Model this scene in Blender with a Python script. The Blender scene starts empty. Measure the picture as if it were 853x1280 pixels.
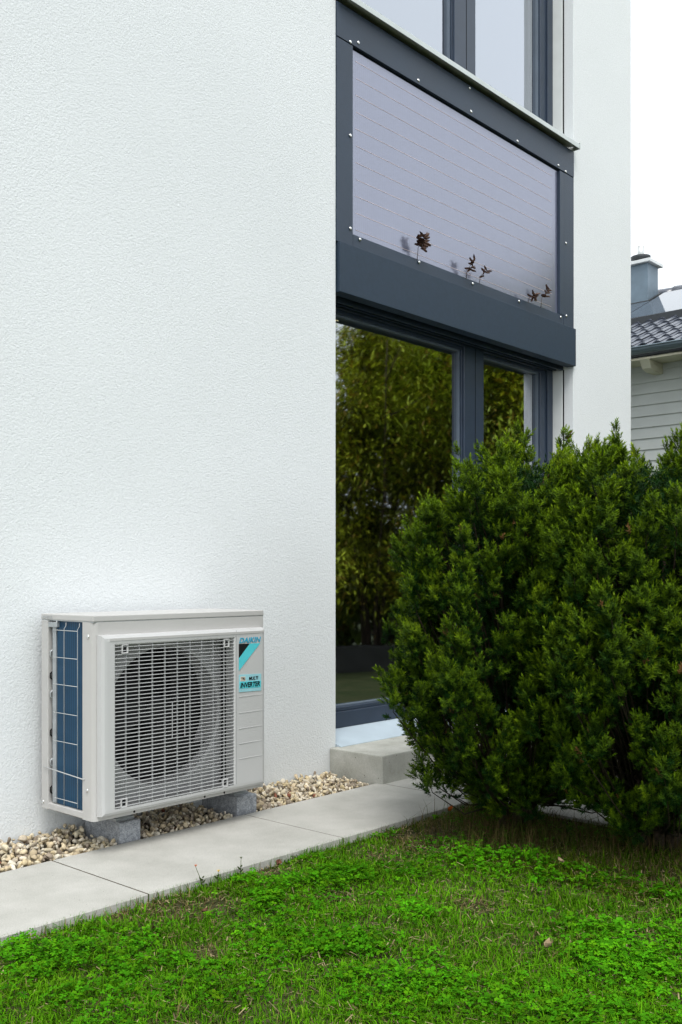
import bpy, bmesh, math, random
import numpy as np
from mathutils import Vector, Matrix
R = math.radians
random.seed(4); rng = np.random.default_rng(7)
scene = bpy.context.scene
COL = scene.collection

# ------------------------------------------------------------------ camera
cam = bpy.data.cameras.new('camera'); cam_o = bpy.data.objects.new('camera', cam); COL.objects.link(cam_o)
cam.lens = 35.0; cam.sensor_width = 36.0; cam.sensor_fit = 'AUTO'
cam.shift_y = 82 / 1280; cam.clip_start = 0.05; cam.clip_end = 2000
cam_o.location = (0, 0, 0.98); cam_o.rotation_euler = (R(90), 0, R(42.09 - 90))
scene.camera = cam_o

# ------------------------------------------------------------------ sky, sun, exposure (bright overcast)
SUN_EL, SUN_AZ = 60, 228          # azimuth of the sun measured from +X, degrees
world = bpy.data.worlds.new('World'); scene.world = world; world.use_nodes = True
nt = world.node_tree; nt.nodes.clear()
sky = nt.nodes.new('ShaderNodeTexSky'); sky.sky_type = 'NISHITA'; sky.sun_disc = False
sky.sun_elevation = R(SUN_EL); sky.sun_rotation = R(90 - SUN_AZ)
sky.air_density = 1.0; sky.dust_density = 4.0; sky.ozone_density = 1.0
hs = nt.nodes.new('ShaderNodeHueSaturation'); hs.inputs['Saturation'].default_value = 0.12
mx = nt.nodes.new('ShaderNodeMix'); mx.data_type = 'RGBA'; mx.inputs[0].default_value = 0.72
mx.inputs[7].default_value = (10.3, 11.0, 11.6, 1)          # even cloud cover
bg = nt.nodes.new('ShaderNodeBackground'); bg.inputs['Strength'].default_value = 0.117
wo = nt.nodes.new('ShaderNodeOutputWorld')
nt.links.new(sky.outputs[0], hs.inputs['Color']); nt.links.new(hs.outputs[0], mx.inputs[6])
nt.links.new(mx.outputs[2], bg.inputs['Color']); nt.links.new(bg.outputs[0], wo.inputs['Surface'])

sun = bpy.data.lights.new('sun', 'SUN'); sun_o = bpy.data.objects.new('sun', sun); COL.objects.link(sun_o)
sun.energy = 1.7; sun.angle = R(25); sun.color = (1.0, 0.97, 0.92)
sd = Vector((math.cos(R(SUN_EL)) * math.cos(R(SUN_AZ)), math.cos(R(SUN_EL)) * math.sin(R(SUN_AZ)), math.sin(R(SUN_EL))))
sun_o.rotation_euler = sd.to_track_quat('Z', 'Y').to_euler(); sun_o.location = (-6, -8, 14)

vs = scene.view_settings
vs.view_transform = 'Standard'; vs.look = 'None'; vs.exposure = 0.42; vs.gamma = 1.0; vs.use_curve_mapping = False
scene.cycles.max_bounces = 6; scene.cycles.diffuse_bounces = 3; scene.cycles.glossy_bounces = 4; scene.cycles.transparent_max_bounces = 8
scene.cycles.use_adaptive_sampling = True; scene.cycles.adaptive_threshold = 0.025
scene.cycles.use_denoising = True

# ------------------------------------------------------------------ materials
def mat(name, col, rough=0.6, metal=0.0, spec=0.5, var=0.0, vscale=20.0, bump=0.0, bscale=100.0, col2=None, attr=False,
        transl=0.0, coords='Object', detail=4.0, bdist=0.002, rvar=0.0):
    m = bpy.data.materials.new(name); m.use_nodes = True; n = m.node_tree.nodes; L = m.node_tree.links
    b = n['Principled BSDF']; b.inputs['Roughness'].default_value = rough; b.inputs['Metallic'].default_value = metal
    b.inputs['Specular IOR Level'].default_value = spec
    c4 = (*col, 1); b.inputs['Base Color'].default_value = c4
    tc = n.new('ShaderNodeTexCoord')
    src = None
    if var > 0 or col2:
        nz = n.new('ShaderNodeTexNoise'); nz.inputs['Scale'].default_value = vscale; nz.inputs['Detail'].default_value = detail
        L.new(tc.outputs[coords], nz.inputs['Vector'])
        rp = n.new('ShaderNodeValToRGB'); rp.color_ramp.elements[0].position = 0.3; rp.color_ramp.elements[1].position = 0.7
        c2 = col2 if col2 else tuple(min(1, x * (1 + var)) for x in col)
        c1 = col if col2 else tuple(x * (1 - var) for x in col)
        rp.color_ramp.elements[0].color = (*c1, 1); rp.color_ramp.elements[1].color = (*c2, 1)
        L.new(nz.outputs['Fac'], rp.inputs['Fac']); src = rp.outputs['Color']
        if rvar:
            mr = n.new('ShaderNodeMapRange'); mr.inputs[3].default_value = rough - rvar; mr.inputs[4].default_value = rough + rvar
            L.new(nz.outputs['Fac'], mr.inputs[0]); L.new(mr.outputs[0], b.inputs['Roughness'])
    if attr:
        at = n.new('ShaderNodeAttribute'); at.attribute_name = 'tint'
        if src is None:
            src = at.outputs['Color']
        else:
            mm = n.new('ShaderNodeMix'); mm.data_type = 'RGBA'; mm.blend_type = 'MULTIPLY'; mm.inputs[0].default_value = 1
            L.new(src, mm.inputs[6]); L.new(at.outputs['Color'], mm.inputs[7]); src = mm.outputs[2]
    if src is not None: L.new(src, b.inputs['Base Color'])
    if bump > 0:
        nb = n.new('ShaderNodeTexNoise'); nb.inputs['Scale'].default_value = bscale; nb.inputs['Detail'].default_value = 3
        L.new(tc.outputs[coords], nb.inputs['Vector'])
        bp = n.new('ShaderNodeBump'); bp.inputs['Strength'].default_value = bump; bp.inputs['Distance'].default_value = bdist
        L.new(nb.outputs['Fac'], bp.inputs['Height']); L.new(bp.outputs['Normal'], b.inputs['Normal'])
    if transl > 0:
        tr = n.new('ShaderNodeBsdfTranslucent'); ms = n.new('ShaderNodeMixShader'); ms.inputs[0].default_value = transl
        if src is not None: L.new(src, tr.inputs['Color'])
        else: tr.inputs['Color'].default_value = c4
        L.new(b.outputs[0], ms.inputs[1]); L.new(tr.outputs[0], ms.inputs[2]); L.new(ms.outputs[0], n['Material Output'].inputs['Surface'])
    return m

def glass_mat(name, refl, tint, trans):
    m = bpy.data.materials.new(name); m.use_nodes = True; n = m.node_tree.nodes; L = m.node_tree.links; n.clear()
    out = n.new('ShaderNodeOutputMaterial'); g = n.new('ShaderNodeBsdfGlossy'); g.inputs['Roughness'].default_value = 0.026
    g.inputs['Color'].default_value = (*tint, 1)
    tc = n.new('ShaderNodeTexCoord'); nz = n.new('ShaderNodeTexNoise'); nz.inputs['Scale'].default_value = 1.6; nz.inputs['Detail'].default_value = 1
    L.new(tc.outputs['Object'], nz.inputs['Vector'])
    bp = n.new('ShaderNodeBump'); bp.inputs['Strength'].default_value = 0.20; bp.inputs['Distance'].default_value = 0.012
    L.new(nz.outputs['Fac'], bp.inputs['Height']); L.new(bp.outputs[0], g.inputs['Normal'])
    t = n.new('ShaderNodeBsdfTransparent'); t.inputs['Color'].default_value = (*trans, 1)
    fr = n.new('ShaderNodeFresnel'); fr.inputs['IOR'].default_value = 1.5
    ad = n.new('ShaderNodeMath'); ad.operation = 'ADD'; ad.use_clamp = True; ad.inputs[1].default_value = refl
    L.new(fr.outputs[0], ad.inputs[0])
    ms = n.new('ShaderNodeMixShader'); L.new(ad.outputs[0], ms.inputs[0]); L.new(t.outputs[0], ms.inputs[1]); L.new(g.outputs[0], ms.inputs[2])
    L.new(ms.outputs[0], out.inputs['Surface'])
    return m

def stucco_mat():
    m = bpy.data.materials.new('white_stucco'); m.use_nodes = True; n = m.node_tree.nodes; L = m.node_tree.links
    b = n['Principled BSDF']; b.inputs['Roughness'].default_value = 0.92; b.inputs['Specular IOR Level'].default_value = 0.2
    tc = n.new('ShaderNodeTexCoord')
    big = n.new('ShaderNodeTexNoise'); big.inputs['Scale'].default_value = 0.8; big.inputs['Detail'].default_value = 5
    L.new(tc.outputs['Object'], big.inputs['Vector'])
    rp = n.new('ShaderNodeValToRGB'); rp.color_ramp.elements[0].position = 0.3; rp.color_ramp.elements[1].position = 0.75
    rp.color_ramp.elements[0].color = (0.735, 0.762, 0.772, 1); rp.color_ramp.elements[1].color = (0.785, 0.81, 0.82, 1)
    L.new(big.outputs['Fac'], rp.inputs['Fac'])
    vo = n.new('ShaderNodeTexVoronoi'); vo.inputs['Scale'].default_value = 170; vo.feature = 'SMOOTH_F1'
    nz = n.new('ShaderNodeTexNoise'); nz.inputs['Scale'].default_value = 95; nz.inputs['Detail'].default_value = 4; nz.inputs['Roughness'].default_value = 0.65
    L.new(tc.outputs['Object'], vo.inputs['Vector']); L.new(tc.outputs['Object'], nz.inputs['Vector'])
    sm = n.new('ShaderNodeMath'); sm.operation = 'SUBTRACT'; L.new(nz.outputs['Fac'], sm.inputs[0]); 
    hf = n.new('ShaderNodeMath'); hf.operation = 'MULTIPLY'; hf.inputs[1].default_value = 0.5; L.new(vo.outputs['Distance'], hf.inputs[0]); L.new(hf.outputs[0], sm.inputs[1])
    # slightly darker tone in the low spots of the grain
    gr = n.new('ShaderNodeMapRange'); gr.inputs[1].default_value = 0.05; gr.inputs[2].default_value = 0.45; gr.inputs[3].default_value = 0.93; gr.inputs[4].default_value = 1.0
    L.new(sm.outputs[0], gr.inputs[0])
    mm = n.new('ShaderNodeMix'); mm.data_type = 'RGBA'; mm.blend_type = 'MULTIPLY'; mm.inputs[0].default_value = 1
    L.new(rp.outputs[0], mm.inputs[6]); L.new(gr.outputs[0], mm.inputs[7]); L.new(mm.outputs[2], b.inputs['Base Color'])
    bp = n.new('ShaderNodeBump'); bp.inputs['Strength'].default_value = 0.5; bp.inputs['Distance'].default_value = 0.004
    L.new(sm.outputs[0], bp.inputs['Height']); L.new(bp.outputs[0], b.inputs['Normal'])
    return m

def concrete_mat(name, c1, c2, speck=0.5, sc=6.0, spots=0.0):
    m = bpy.data.materials.new(name); m.use_nodes = True; n = m.node_tree.nodes; L = m.node_tree.links
    b = n['Principled BSDF']; b.inputs['Roughness'].default_value = 0.85; b.inputs['Specular IOR Level'].default_value = 0.3
    geo = n.new('ShaderNodeNewGeometry')
    nz = n.new('ShaderNodeTexNoise'); nz.inputs['Scale'].default_value = sc; nz.inputs['Detail'].default_value = 8; nz.inputs['Roughness'].default_value = 0.65
    L.new(geo.outputs['Position'], nz.inputs['Vector'])
    rp = n.new('ShaderNodeValToRGB'); rp.color_ramp.elements[0].position = 0.3; rp.color_ramp.elements[1].position = 0.68
    rp.color_ramp.elements[0].color = (*c1, 1); rp.color_ramp.elements[1].color = (*c2, 1); L.new(nz.outputs['Fac'], rp.inputs['Fac'])
    fine = n.new('ShaderNodeTexNoise'); fine.inputs['Scale'].default_value = 260; fine.inputs['Detail'].default_value = 2
    L.new(geo.outputs['Position'], fine.inputs['Vector'])
    mr = n.new('ShaderNodeMapRange'); mr.inputs[1].default_value = 0.3; mr.inputs[2].default_value = 0.7; mr.inputs[3].default_value = 1 - 0.25 * speck; mr.inputs[4].default_value = 1 + 0.15 * speck
    L.new(fine.outputs['Fac'], mr.inputs[0])
    mm = n.new('ShaderNodeMix'); mm.data_type = 'RGBA'; mm.blend_type = 'MULTIPLY'; mm.inputs[0].default_value = 1
    L.new(rp.outputs[0], mm.inputs[6]); L.new(mr.outputs[0], mm.inputs[7])
    src = mm.outputs[2]
    if spots:
        v = n.new('ShaderNodeTexVoronoi'); v.inputs['Scale'].default_value = 24; v.inputs['Randomness'].default_value = 1
        L.new(geo.outputs['Position'], v.inputs['Vector'])
        lt = n.new('ShaderNodeMath'); lt.operation = 'LESS_THAN'; lt.inputs[1].default_value = spots; L.new(v.outputs['Distance'], lt.inputs[0])
        m2 = n.new('ShaderNodeMix'); m2.data_type = 'RGBA'; L.new(lt.outputs[0], m2.inputs[0]); L.new(src, m2.inputs[6]); m2.inputs[7].default_value = (0.10, 0.09, 0.07, 1)
        src = m2.outputs[2]
    L.new(src, b.inputs['Base Color'])
    bp = n.new('ShaderNodeBump'); bp.inputs['Strength'].default_value = 0.35; bp.inputs['Distance'].default_value = 0.002
    L.new(fine.outputs['Fac'], bp.inputs['Height']); L.new(bp.outputs[0], b.inputs['Normal'])
    return m

def stripe_mat(name, c1, c2, axis, freq, rough, metal, spec=0.5, gloss=0.0, gcol=(1, 1, 1)):
    m = bpy.data.materials.new(name); m.use_nodes = True; n = m.node_tree.nodes; L = m.node_tree.links
    b = n['Principled BSDF']; b.inputs['Roughness'].default_value = rough; b.inputs['Metallic'].default_value = metal; b.inputs['Specular IOR Level'].default_value = spec
    geo = n.new('ShaderNodeNewGeometry'); sx = n.new('ShaderNodeSeparateXYZ'); L.new(geo.outputs['Position'], sx.inputs[0])
    mu = n.new('ShaderNodeMath'); mu.operation = 'MULTIPLY'; mu.inputs[1].default_value = freq; L.new(sx.outputs[axis], mu.inputs[0])
    fr = n.new('ShaderNodeMath'); fr.operation = 'PINGPONG'; fr.inputs[1].default_value = 1; L.new(mu.outputs[0], fr.inputs[0])
    nz = n.new('ShaderNodeTexNoise'); nz.inputs['Scale'].default_value = 9; L.new(geo.outputs['Position'], nz.inputs['Vector'])
    ad = n.new('ShaderNodeMath'); ad.operation = 'MULTIPLY_ADD'; ad.inputs[1].default_value = 0.6; L.new(fr.outputs[0], ad.inputs[0])
    h = n.new('ShaderNodeMath'); h.operation = 'MULTIPLY'; h.inputs[1].default_value = 0.4; L.new(nz.outputs[0], h.inputs[0]); L.new(h.outputs[0], ad.inputs[2])
    mm = n.new('ShaderNodeMix'); mm.data_type = 'RGBA'; L.new(ad.outputs[0], mm.inputs[0]); mm.inputs[6].default_value = (*c1, 1); mm.inputs[7].default_value = (*c2, 1)
    L.new(mm.outputs[2], b.inputs['Base Color'])
    if gloss:
        g = n.new('ShaderNodeBsdfGlossy'); g.inputs['Roughness'].default_value = 0.06 if name != 'striped_glass_panel' else 0.16; g.inputs['Color'].default_value = (*gcol, 1)
        ms = n.new('ShaderNodeMixShader'); ms.inputs[0].default_value = gloss
        L.new(b.outputs[0], ms.inputs[1]); L.new(g.outputs[0], ms.inputs[2]); L.new(ms.outputs[0], n['Material Output'].inputs['Surface'])
    return m

def emit_mat(name, col, s):
    m = bpy.data.materials.new(name); m.use_nodes = True; n = m.node_tree.nodes; n.clear()
    e = n.new('ShaderNodeEmission'); e.inputs[0].default_value = (*col, 1); e.inputs[1].default_value = s
    o = n.new('ShaderNodeOutputMaterial'); m.node_tree.links.new(e.outputs[0], o.inputs[0]); return m

M = dict(
    stucco=stucco_mat(),
    clad=mat('slate_blue_cladding', (0.030, 0.046, 0.072), 0.42, 0.0, 0.35, var=0.10, vscale=3, bump=0.15, bscale=500, rvar=0.08),
    box=mat('shutter_box_coating', (0.023, 0.040, 0.064), 0.5, 0.0, 0.28, var=0.07, vscale=40, bump=0.2, bscale=600),
    frame=mat('anthracite_frame', (0.022, 0.036, 0.062), 0.38, 0.0, 0.5, var=0.08, vscale=8),
    bead=mat('glazing_bead', (0.11, 0.14, 0.18), 0.4, 0.0, 0.5, var=0.08, vscale=8),
    black=mat('black_rubber', (0.006, 0.006, 0.007), 0.7, 0, 0.3, var=0.1),
    sillm=mat('pale_sill_metal', (0.56, 0.60, 0.59), 0.45, 0.2, 0.5, var=0.06, vscale=6),
    rail=mat('white_guide_rail', (0.70, 0.72, 0.71), 0.5, 0, 0.4, var=0.04, vscale=10),
    apron=mat('pale_threshold_metal', (0.44, 0.52, 0.58), 0.5, 0.1, 0.4, var=0.07, vscale=7),
    steel=mat('screw_steel', (0.75, 0.75, 0.74), 0.25, 1.0, 0.5, var=0.05),
    glass=glass_mat('coated_window_glass', 0.46, (0.86, 0.90, 0.97), (0.42, 0.46, 0.44)),
    pv=stripe_mat('striped_glass_panel', (0.085, 0.095, 0.145), (0.120, 0.130, 0.192), 0, 130, 0.35, 0, 0.4, gloss=0.22, gcol=(0.84, 0.86, 1.0)),
    copper=mat('copper_line', (0.66, 0.54, 0.54), 0.4, 0.3, 0.5, var=0.2, vscale=5),
    slab=concrete_mat('paving_concrete', (0.375, 0.368, 0.335), (0.49, 0.48, 0.445), 0.7, 5.0, spots=0.035),
    step=concrete_mat('step_concrete', (0.33, 0.33, 0.29), (0.50, 0.50, 0.46), 0.7, 7.0, spots=0.06),
    granite=concrete_mat('block_granite', (0.24, 0.255, 0.28), (0.52, 0.54, 0.57), 1.8, 60.0),
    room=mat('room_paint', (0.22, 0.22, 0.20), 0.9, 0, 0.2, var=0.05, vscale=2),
    roomfloor=mat('room_floor', (0.12, 0.08, 0.05), 0.5, 0, 0.4, var=0.2, vscale=6),
    acw=mat('ac_ivory_paint', (0.475, 0.465, 0.45), 0.42, 0, 0.5, var=0.03, vscale=4, bump=0.05, bscale=700),
    acg=mat('ac_grey_plastic', (0.50, 0.50, 0.495), 0.45, 0, 0.5, var=0.03, vscale=4, bump=0.05, bscale=700),
    acslat=mat('ac_slat_plastic', (0.47, 0.475, 0.475), 0.4, 0, 0.5, var=0.04, vscale=9),
    shroud=mat('ac_shroud', (0.36, 0.36, 0.36), 0.45, 0, 0.5, var=0.05, vscale=6),
    fan=mat('fan_plastic', (0.010, 0.010, 0.011), 0.6, 0, 0.3, var=0.1, vscale=12),
    dark=mat('cavity_dark', (0.012, 0.012, 0.013), 0.7, 0, 0.3, var=0.2, vscale=20),
    coil=stripe_mat('blue_coil_fins', (0.002, 0.017, 0.042), (0.009, 0.072, 0.150), 1, 150, 0.45, 0.0, 0.25),
    wire=mat('guard_wire_coat', (0.48, 0.49, 0.49), 0.4, 0.1, 0.5, var=0.04),
    zinc=mat('zinc_sheet', (0.40, 0.42, 0.43), 0.45, 0.5, 0.5, var=0.12, vscale=30),
    cyan=mat('cyan_print', (0.09, 0.56, 0.62), 0.5, 0, 0.4, var=0.03),
    cyan2=mat('cyan_lettering', (0.02, 0.33, 0.50), 0.5, 0, 0.4, var=0.03),
    pale=mat('pale_cyan_sticker', (0.30, 0.58, 0.64), 0.5, 0, 0.4, var=0.05),
    print=mat('black_print', (0.008, 0.010, 0.012), 0.5, 0, 0.4, var=0.1),
    cream=mat('cream_print', (0.62, 0.55, 0.45), 0.5, 0, 0.4, var=0.05),
    stone=mat('gravel_stone', (0.86, 0.84, 0.80), 0.9, 0, 0.25, var=0.16, vscale=70, bump=0.5, bscale=160, attr=True, detail=5),
    bed=mat('gravel_bed', (0.07, 0.06, 0.042), 0.95, 0, 0.2, var=0.4, vscale=60, bump=0.8, bscale=80, bdist=0.01),
    soil=mat('lawn_soil', (0.026, 0.040, 0.008), 0.95, 0, 0.2, col2=(0.075, 0.062, 0.030), vscale=14, bump=0.8, bscale=60, bdist=0.01),
    field=mat('mown_grass_far', (0.026, 0.045, 0.012), 0.95, 0, 0.15, col2=(0.070, 0.075, 0.032), vscale=5, bump=1.0, bscale=40, bdist=0.03),
    blade=mat('grass_blade', (1, 1, 1), 0.8, 0, 0.05, var=0.001, attr=True, transl=0.25),
    clover=mat('clover_leaf', (1, 1, 1), 0.8, 0, 0.05, var=0.001, attr=True, transl=0.2),
    yew=mat('yew_needle', (1, 1, 1), 0.6, 0, 0.10, var=0.001, attr=True),
    bark=mat('bark', (0.075, 0.055, 0.040), 0.9, 0, 0.2, var=0.35, vscale=40, bump=0.8, bscale=60, bdist=0.01),
    limb=mat('dark_twig', (0.030, 0.022, 0.014), 0.9, 0, 0.2, var=0.3, vscale=40),
    leaf=mat('tree_leaf', (1, 1, 1), 0.5, 0, 0.35, var=0.001, attr=True, transl=0.3),
    redleaf=mat('dark_red_leaf', (0.105, 0.058, 0.042), 0.55, 0, 0.4, var=0.35, vscale=60, transl=0.15),
    deadleaf=mat('dead_leaf', (0.13, 0.055, 0.030), 0.7, 0, 0.3, var=0.35, vscale=60),
    paleleaf=mat('pale_dead_leaf', (0.30, 0.22, 0.13), 0.7, 0, 0.3, var=0.3, vscale=60),
    orange=mat('orange_petal', (0.55, 0.13, 0.02), 0.6, 0, 0.3, var=0.2, vscale=80),
    yellow=mat('yellow_petal', (0.75, 0.50, 0.03), 0.6, 0, 0.3, var=0.2, vscale=80),
    stemg=mat('weed_stem', (0.06, 0.09, 0.02), 0.6, 0, 0.3, var=0.2, vscale=80),
    planter=mat('dark_planter_wall', (0.035, 0.035, 0.032), 0.85, 0, 0.3, var=0.3, vscale=5, bump=0.4, bscale=30),
    tile=mat('dark_glazed_tile', (0.085, 0.095, 0.12), 0.25, 0, 0.6, var=0.15, vscale=4),
    siding=mat('pale_grey_siding', (0.50, 0.52, 0.50), 0.7, 0, 0.3, var=0.05, vscale=3),
    fascia=mat('cream_rafter_paint', (0.60, 0.58, 0.47), 0.7, 0, 0.3, var=0.06, vscale=3),
    gutter=mat('blue_grey_gutter', (0.13, 0.17, 0.20), 0.4, 0.4, 0.5, var=0.1, vscale=5),
    chim=mat('blue_grey_chimney_sheet', (0.14, 0.19, 0.235), 0.5, 0.2, 0.5, var=0.10, vscale=6),
    cap=mat('chimney_cap_sheet', (0.66, 0.68, 0.68), 0.5, 0.2, 0.5, var=0.06, vscale=6),
    flue=mat('flue_steel', (0.62, 0.63, 0.62), 0.4, 0.5, 0.5, var=0.1, vscale=20),
    collar=mat('dark_chimney_collar', (0.04, 0.045, 0.05), 0.6, 0.2, 0.4, var=0.1, vscale=20),
    solar=stripe_mat('solar_panel_glass', (0.05, 0.06, 0.08), (0.06, 0.07, 0.09), 1, 8, 0.05, 0, 0.6, gloss=0.22),
    membrane=mat('flat_roof_membrane', (0.12, 0.12, 0.12), 0.9, 0, 0.3, var=0.1),
)

# ------------------------------------------------------------------ helpers
def link(name, me, m=None, parent=None, **props):
    o = bpy.data.objects.new(name, me); COL.objects.link(o)
    if m is not None and me is not None and not me.materials: me.materials.append(m)
    if parent is not None: o.parent = parent
    for k, v in props.items(): o[k] = v
    return o
def empty(name, loc=(0, 0, 0), **props):
    o = bpy.data.objects.new(name, None); COL.objects.link(o); o.location = loc; o.empty_display_size = 0.1
    for k, v in props.items(): o[k] = v
    return o
def bm_box(bm, x0, x1, y0, y1, z0, z1):
    vs_ = [bm.verts.new(p) for p in ((x0,y0,z0),(x1,y0,z0),(x1,y1,z0),(x0,y1,z0),(x0,y0,z1),(x1,y0,z1),(x1,y1,z1),(x0,y1,z1))]
    for f in ((0,3,2,1),(4,5,6,7),(0,1,5,4),(1,2,6,5),(2,3,7,6),(3,0,4,7)): bm.faces.new([vs_[i] for i in f])
def bm_done(bm, bevel=0.0, seg=2, smooth=False):
    if bevel: bmesh.ops.bevel(bm, geom=bm.edges[:], offset=bevel, segments=seg, profile=0.6, affect='EDGES', clamp_overlap=True)
    bmesh.ops.recalc_face_normals(bm, faces=bm.faces[:])
    me = bpy.data.meshes.new('m'); bm.to_mesh(me); bm.free()
    if smooth: me.polygons.foreach_set('use_smooth', [True] * len(me.polygons))
    return me
def boxes(name, lst, m, parent=None, bevel=0.0, seg=2, **props):
    bm = bmesh.new()
    for b in lst: bm_box(bm, *b)
    me = bm_done(bm, bevel, seg); me.name = name
    return link(name, me, m, parent, **props)
def box(name, b, m, parent=None, bevel=0.0, seg=2, **props): return boxes(name, [b], m, parent, bevel, seg, **props)
def prism(name, pts, y0, y1, m, parent=None, axis='Y', bevel=0.0, **props):
    """polygon pts in (x,z) pushed from y0 to y1 (axis Y), or (y,z) pushed along X (axis X)"""
    bm = bmesh.new()
    mk = (lambda a, b, c: (a, c, b)) if axis == 'Y' else (lambda a, b, c: (c, a, b))
    A = [bm.verts.new(mk(a, b, y0)) for a, b in pts]; B = [bm.verts.new(mk(a, b, y1)) for a, b in pts]
    bm.faces.new(A); bm.faces.new(B)
    for i in range(len(pts)):
        j = (i + 1) % len(pts); bm.faces.new((A[i], A[j], B[j], B[i]))
    me = bm_done(bm, bevel); me.name = name
    return link(name, me, m, parent, **props)
def np_mesh(name, V, F, tint=None, smooth=False):
    V = np.asarray(V, dtype=np.float32); F = np.asarray(F, dtype=np.int32); k = F.shape[1]
    me = bpy.data.meshes.new(name); me.vertices.add(len(V)); me.vertices.foreach_set('co', V.ravel())
    me.loops.add(F.size); me.loops.foreach_set('vertex_index', F.ravel())
    me.polygons.add(len(F)); me.polygons.foreach_set('loop_start', np.arange(0, F.size, k, dtype=np.int32))
    if smooth: me.polygons.foreach_set('use_smooth', np.ones(len(F), dtype=bool))
    if tint is not None:
        a = me.color_attributes.new('tint', 'FLOAT_COLOR', 'POINT'); t = np.ones((len(V), 4), dtype=np.float32); t[:, :3] = tint
        a.data.foreach_set('color', t.ravel())
    me.update(calc_edges=True); me.validate(); return me
def tube_arrays(pts, rad, seg=6, cap=True):
    pts = [Vector(p) for p in pts]; V = []; F = []
    for i, p in enumerate(pts):
        t = (pts[min(i + 1, len(pts) - 1)] - pts[max(i - 1, 0)]).normalized()
        u = t.orthogonal().normalized() if i == 0 else (u - t * u.dot(t)).normalized()
        w = t.cross(u); r = rad[i] if hasattr(rad, '__len__') else rad
        for k in range(seg):
            a = 2 * math.pi * k / seg; V.append(p + (u * math.cos(a) + w * math.sin(a)) * r)
        if i:
            for k in range(seg):
                a, b = (i - 1) * seg + k, (i - 1) * seg + (k + 1) % seg
                F.append((a, b, b + seg, a + seg))
    if cap:
        n = len(V); V.append(pts[0]); V.append(pts[-1]); o = (len(pts) - 1) * seg
        for k in range(seg):
            F.append((n, (k + 1) % seg, k, k)); F.append((n + 1, o + k, o + (k + 1) % seg, o + (k + 1) % seg))
    return V, F
def tubes(name, lst, m, parent=None, seg=6, **props):
    me = bpy.data.meshes.new(name); V = []; F = []
    for pts, rad in lst:
        v, f = tube_arrays(pts, rad, seg); o = len(V); V += v
        F += [tuple(dict.fromkeys(i + o for i in q)) for q in f]
    me.from_pydata([tuple(v) for v in V], [], F); me.update()
    me.polygons.foreach_set('use_smooth', [True] * len(me.polygons))
    return link(name, me, m, parent, **props)
def text_mesh(name, s, size, m, parent, loc, width=None, height=None, shear=0.0, bold=0.0):
    """flat lettering standing in the XZ plane, facing -Y"""
    cu = bpy.data.curves.new(name, 'FONT'); cu.body = s; cu.size = size; cu.shear = shear; cu.offset = bold; cu.extrude = 0.0004; cu.resolution_u = 3
    tmp = bpy.data.objects.new('tmp', cu); COL.objects.link(tmp)
    me = bpy.data.meshes.new_from_object(tmp.evaluated_get(bpy.context.evaluated_depsgraph_get()))
    bpy.data.objects.remove(tmp); bpy.data.curves.remove(cu)
    n = len(me.vertices); co = np.empty(n * 3, dtype=np.float32); me.vertices.foreach_get('co', co); co = co.reshape(-1, 3)
    mn, mxx = co.min(0), co.max(0); co[:, :2] -= mn[:2]
    if width: co[:, 0] *= width / (mxx[0] - mn[0])
    if height: co[:, 1] *= height / (mxx[1] - mn[1])
    out = np.stack([co[:, 0] + loc[0], loc[1] - co[:, 2], co[:, 1] + loc[2]], 1)
    me.vertices.foreach_set('co', out.astype(np.float32).ravel()); me.materials.clear(); me.update(); me.name = name
    return link(name, me, m, parent)

W = 3.36            # facade plane (Y); the camera stands at Y = 0

# ------------------------------------------------------------------ ground
def ground():
    bm = bmesh.new()
    # one sheet to the horizon, finely divided near the camera where the lawn is uneven
    xs = [-400, -60, -12, -4] + [-1 + 0.1 * i for i in range(0, 56)] + [6, 9, 14, 40, 120, 400]
    ys = [-400, -60, -12, -3] + [-0.8 + 0.1 * i for i in range(0, 34)] + [3, 5, 12, 40, 120, 400]
    g = []
    for y in ys:
        row = []
        for x in xs:
            z = -0.030
            if -1 < x < 3.6 and -0.8 < y < 2.45: z += 0.010 * math.sin(x * 5.1 + y * 2) * math.sin(y * 4.3 + 1) * min(1, (2.45 - y) * 4)
            row.append(bm.verts.new((x, y, z)))
        g.append(row)
    for j in range(len(ys) - 1):
        for i in range(len(xs) - 1): bm.faces.new((g[j][i], g[j][i+1], g[j+1][i+1], g[j+1][i]))
    me = bm_done(bm, smooth=True); me.materials.append(M['soil']); me.materials.append(M['field'])
    for p in me.polygons:
        c = p.center
        p.material_index = 0 if (-1.2 < c.x < 3.7 and -1 < c.y < 3.4) else 1
    link('ground', me, kind='structure')
ground()

pave = empty('pavement', (0, 0, 0), kind='structure')
def slab(x0, x1, y0, y1, dz=0.0, parent=pave, tilt=0.0):
    g = 0.0030; o = box('slab', (x0 + g, x1 - g, y0 + g, y1 - g, -0.055, dz), M['slab'], parent, 0.0022, 1)
    return o
for i, x in enumerate([-1.75, -0.84, 0.07, 0.98, 1.89, 2.79]):
    slab(x, [ -0.84, 0.07, 0.98, 1.89, 2.79, 3.65][i], 2.505, 3.06, [0, .0005, -.0005, 0.0, 0.0004, 0.0][i])
terr = empty('terrace', (0, 0, 0), kind='structure')
for i in range(2):
    for j, (y0, y1) in enumerate([(2.505, 3.06), (1.955, 2.505), (1.405, 1.955), (0.855, 1.405)]):
        slab(3.65 + 0.88 * i, 4.53 + 0.88 * i, y0, y1, 0.0004 * ((i * 3 + j * 5) % 3 - 1), terr)
for x in (-0.84, 0.07, 0.98, 1.89, 2.79, 3.65):
    box('joint_filling', (x - 0.0028, x + 0.0028, 2.512, 3.052, -0.03, -0.0012), M['bed'], pave)
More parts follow.
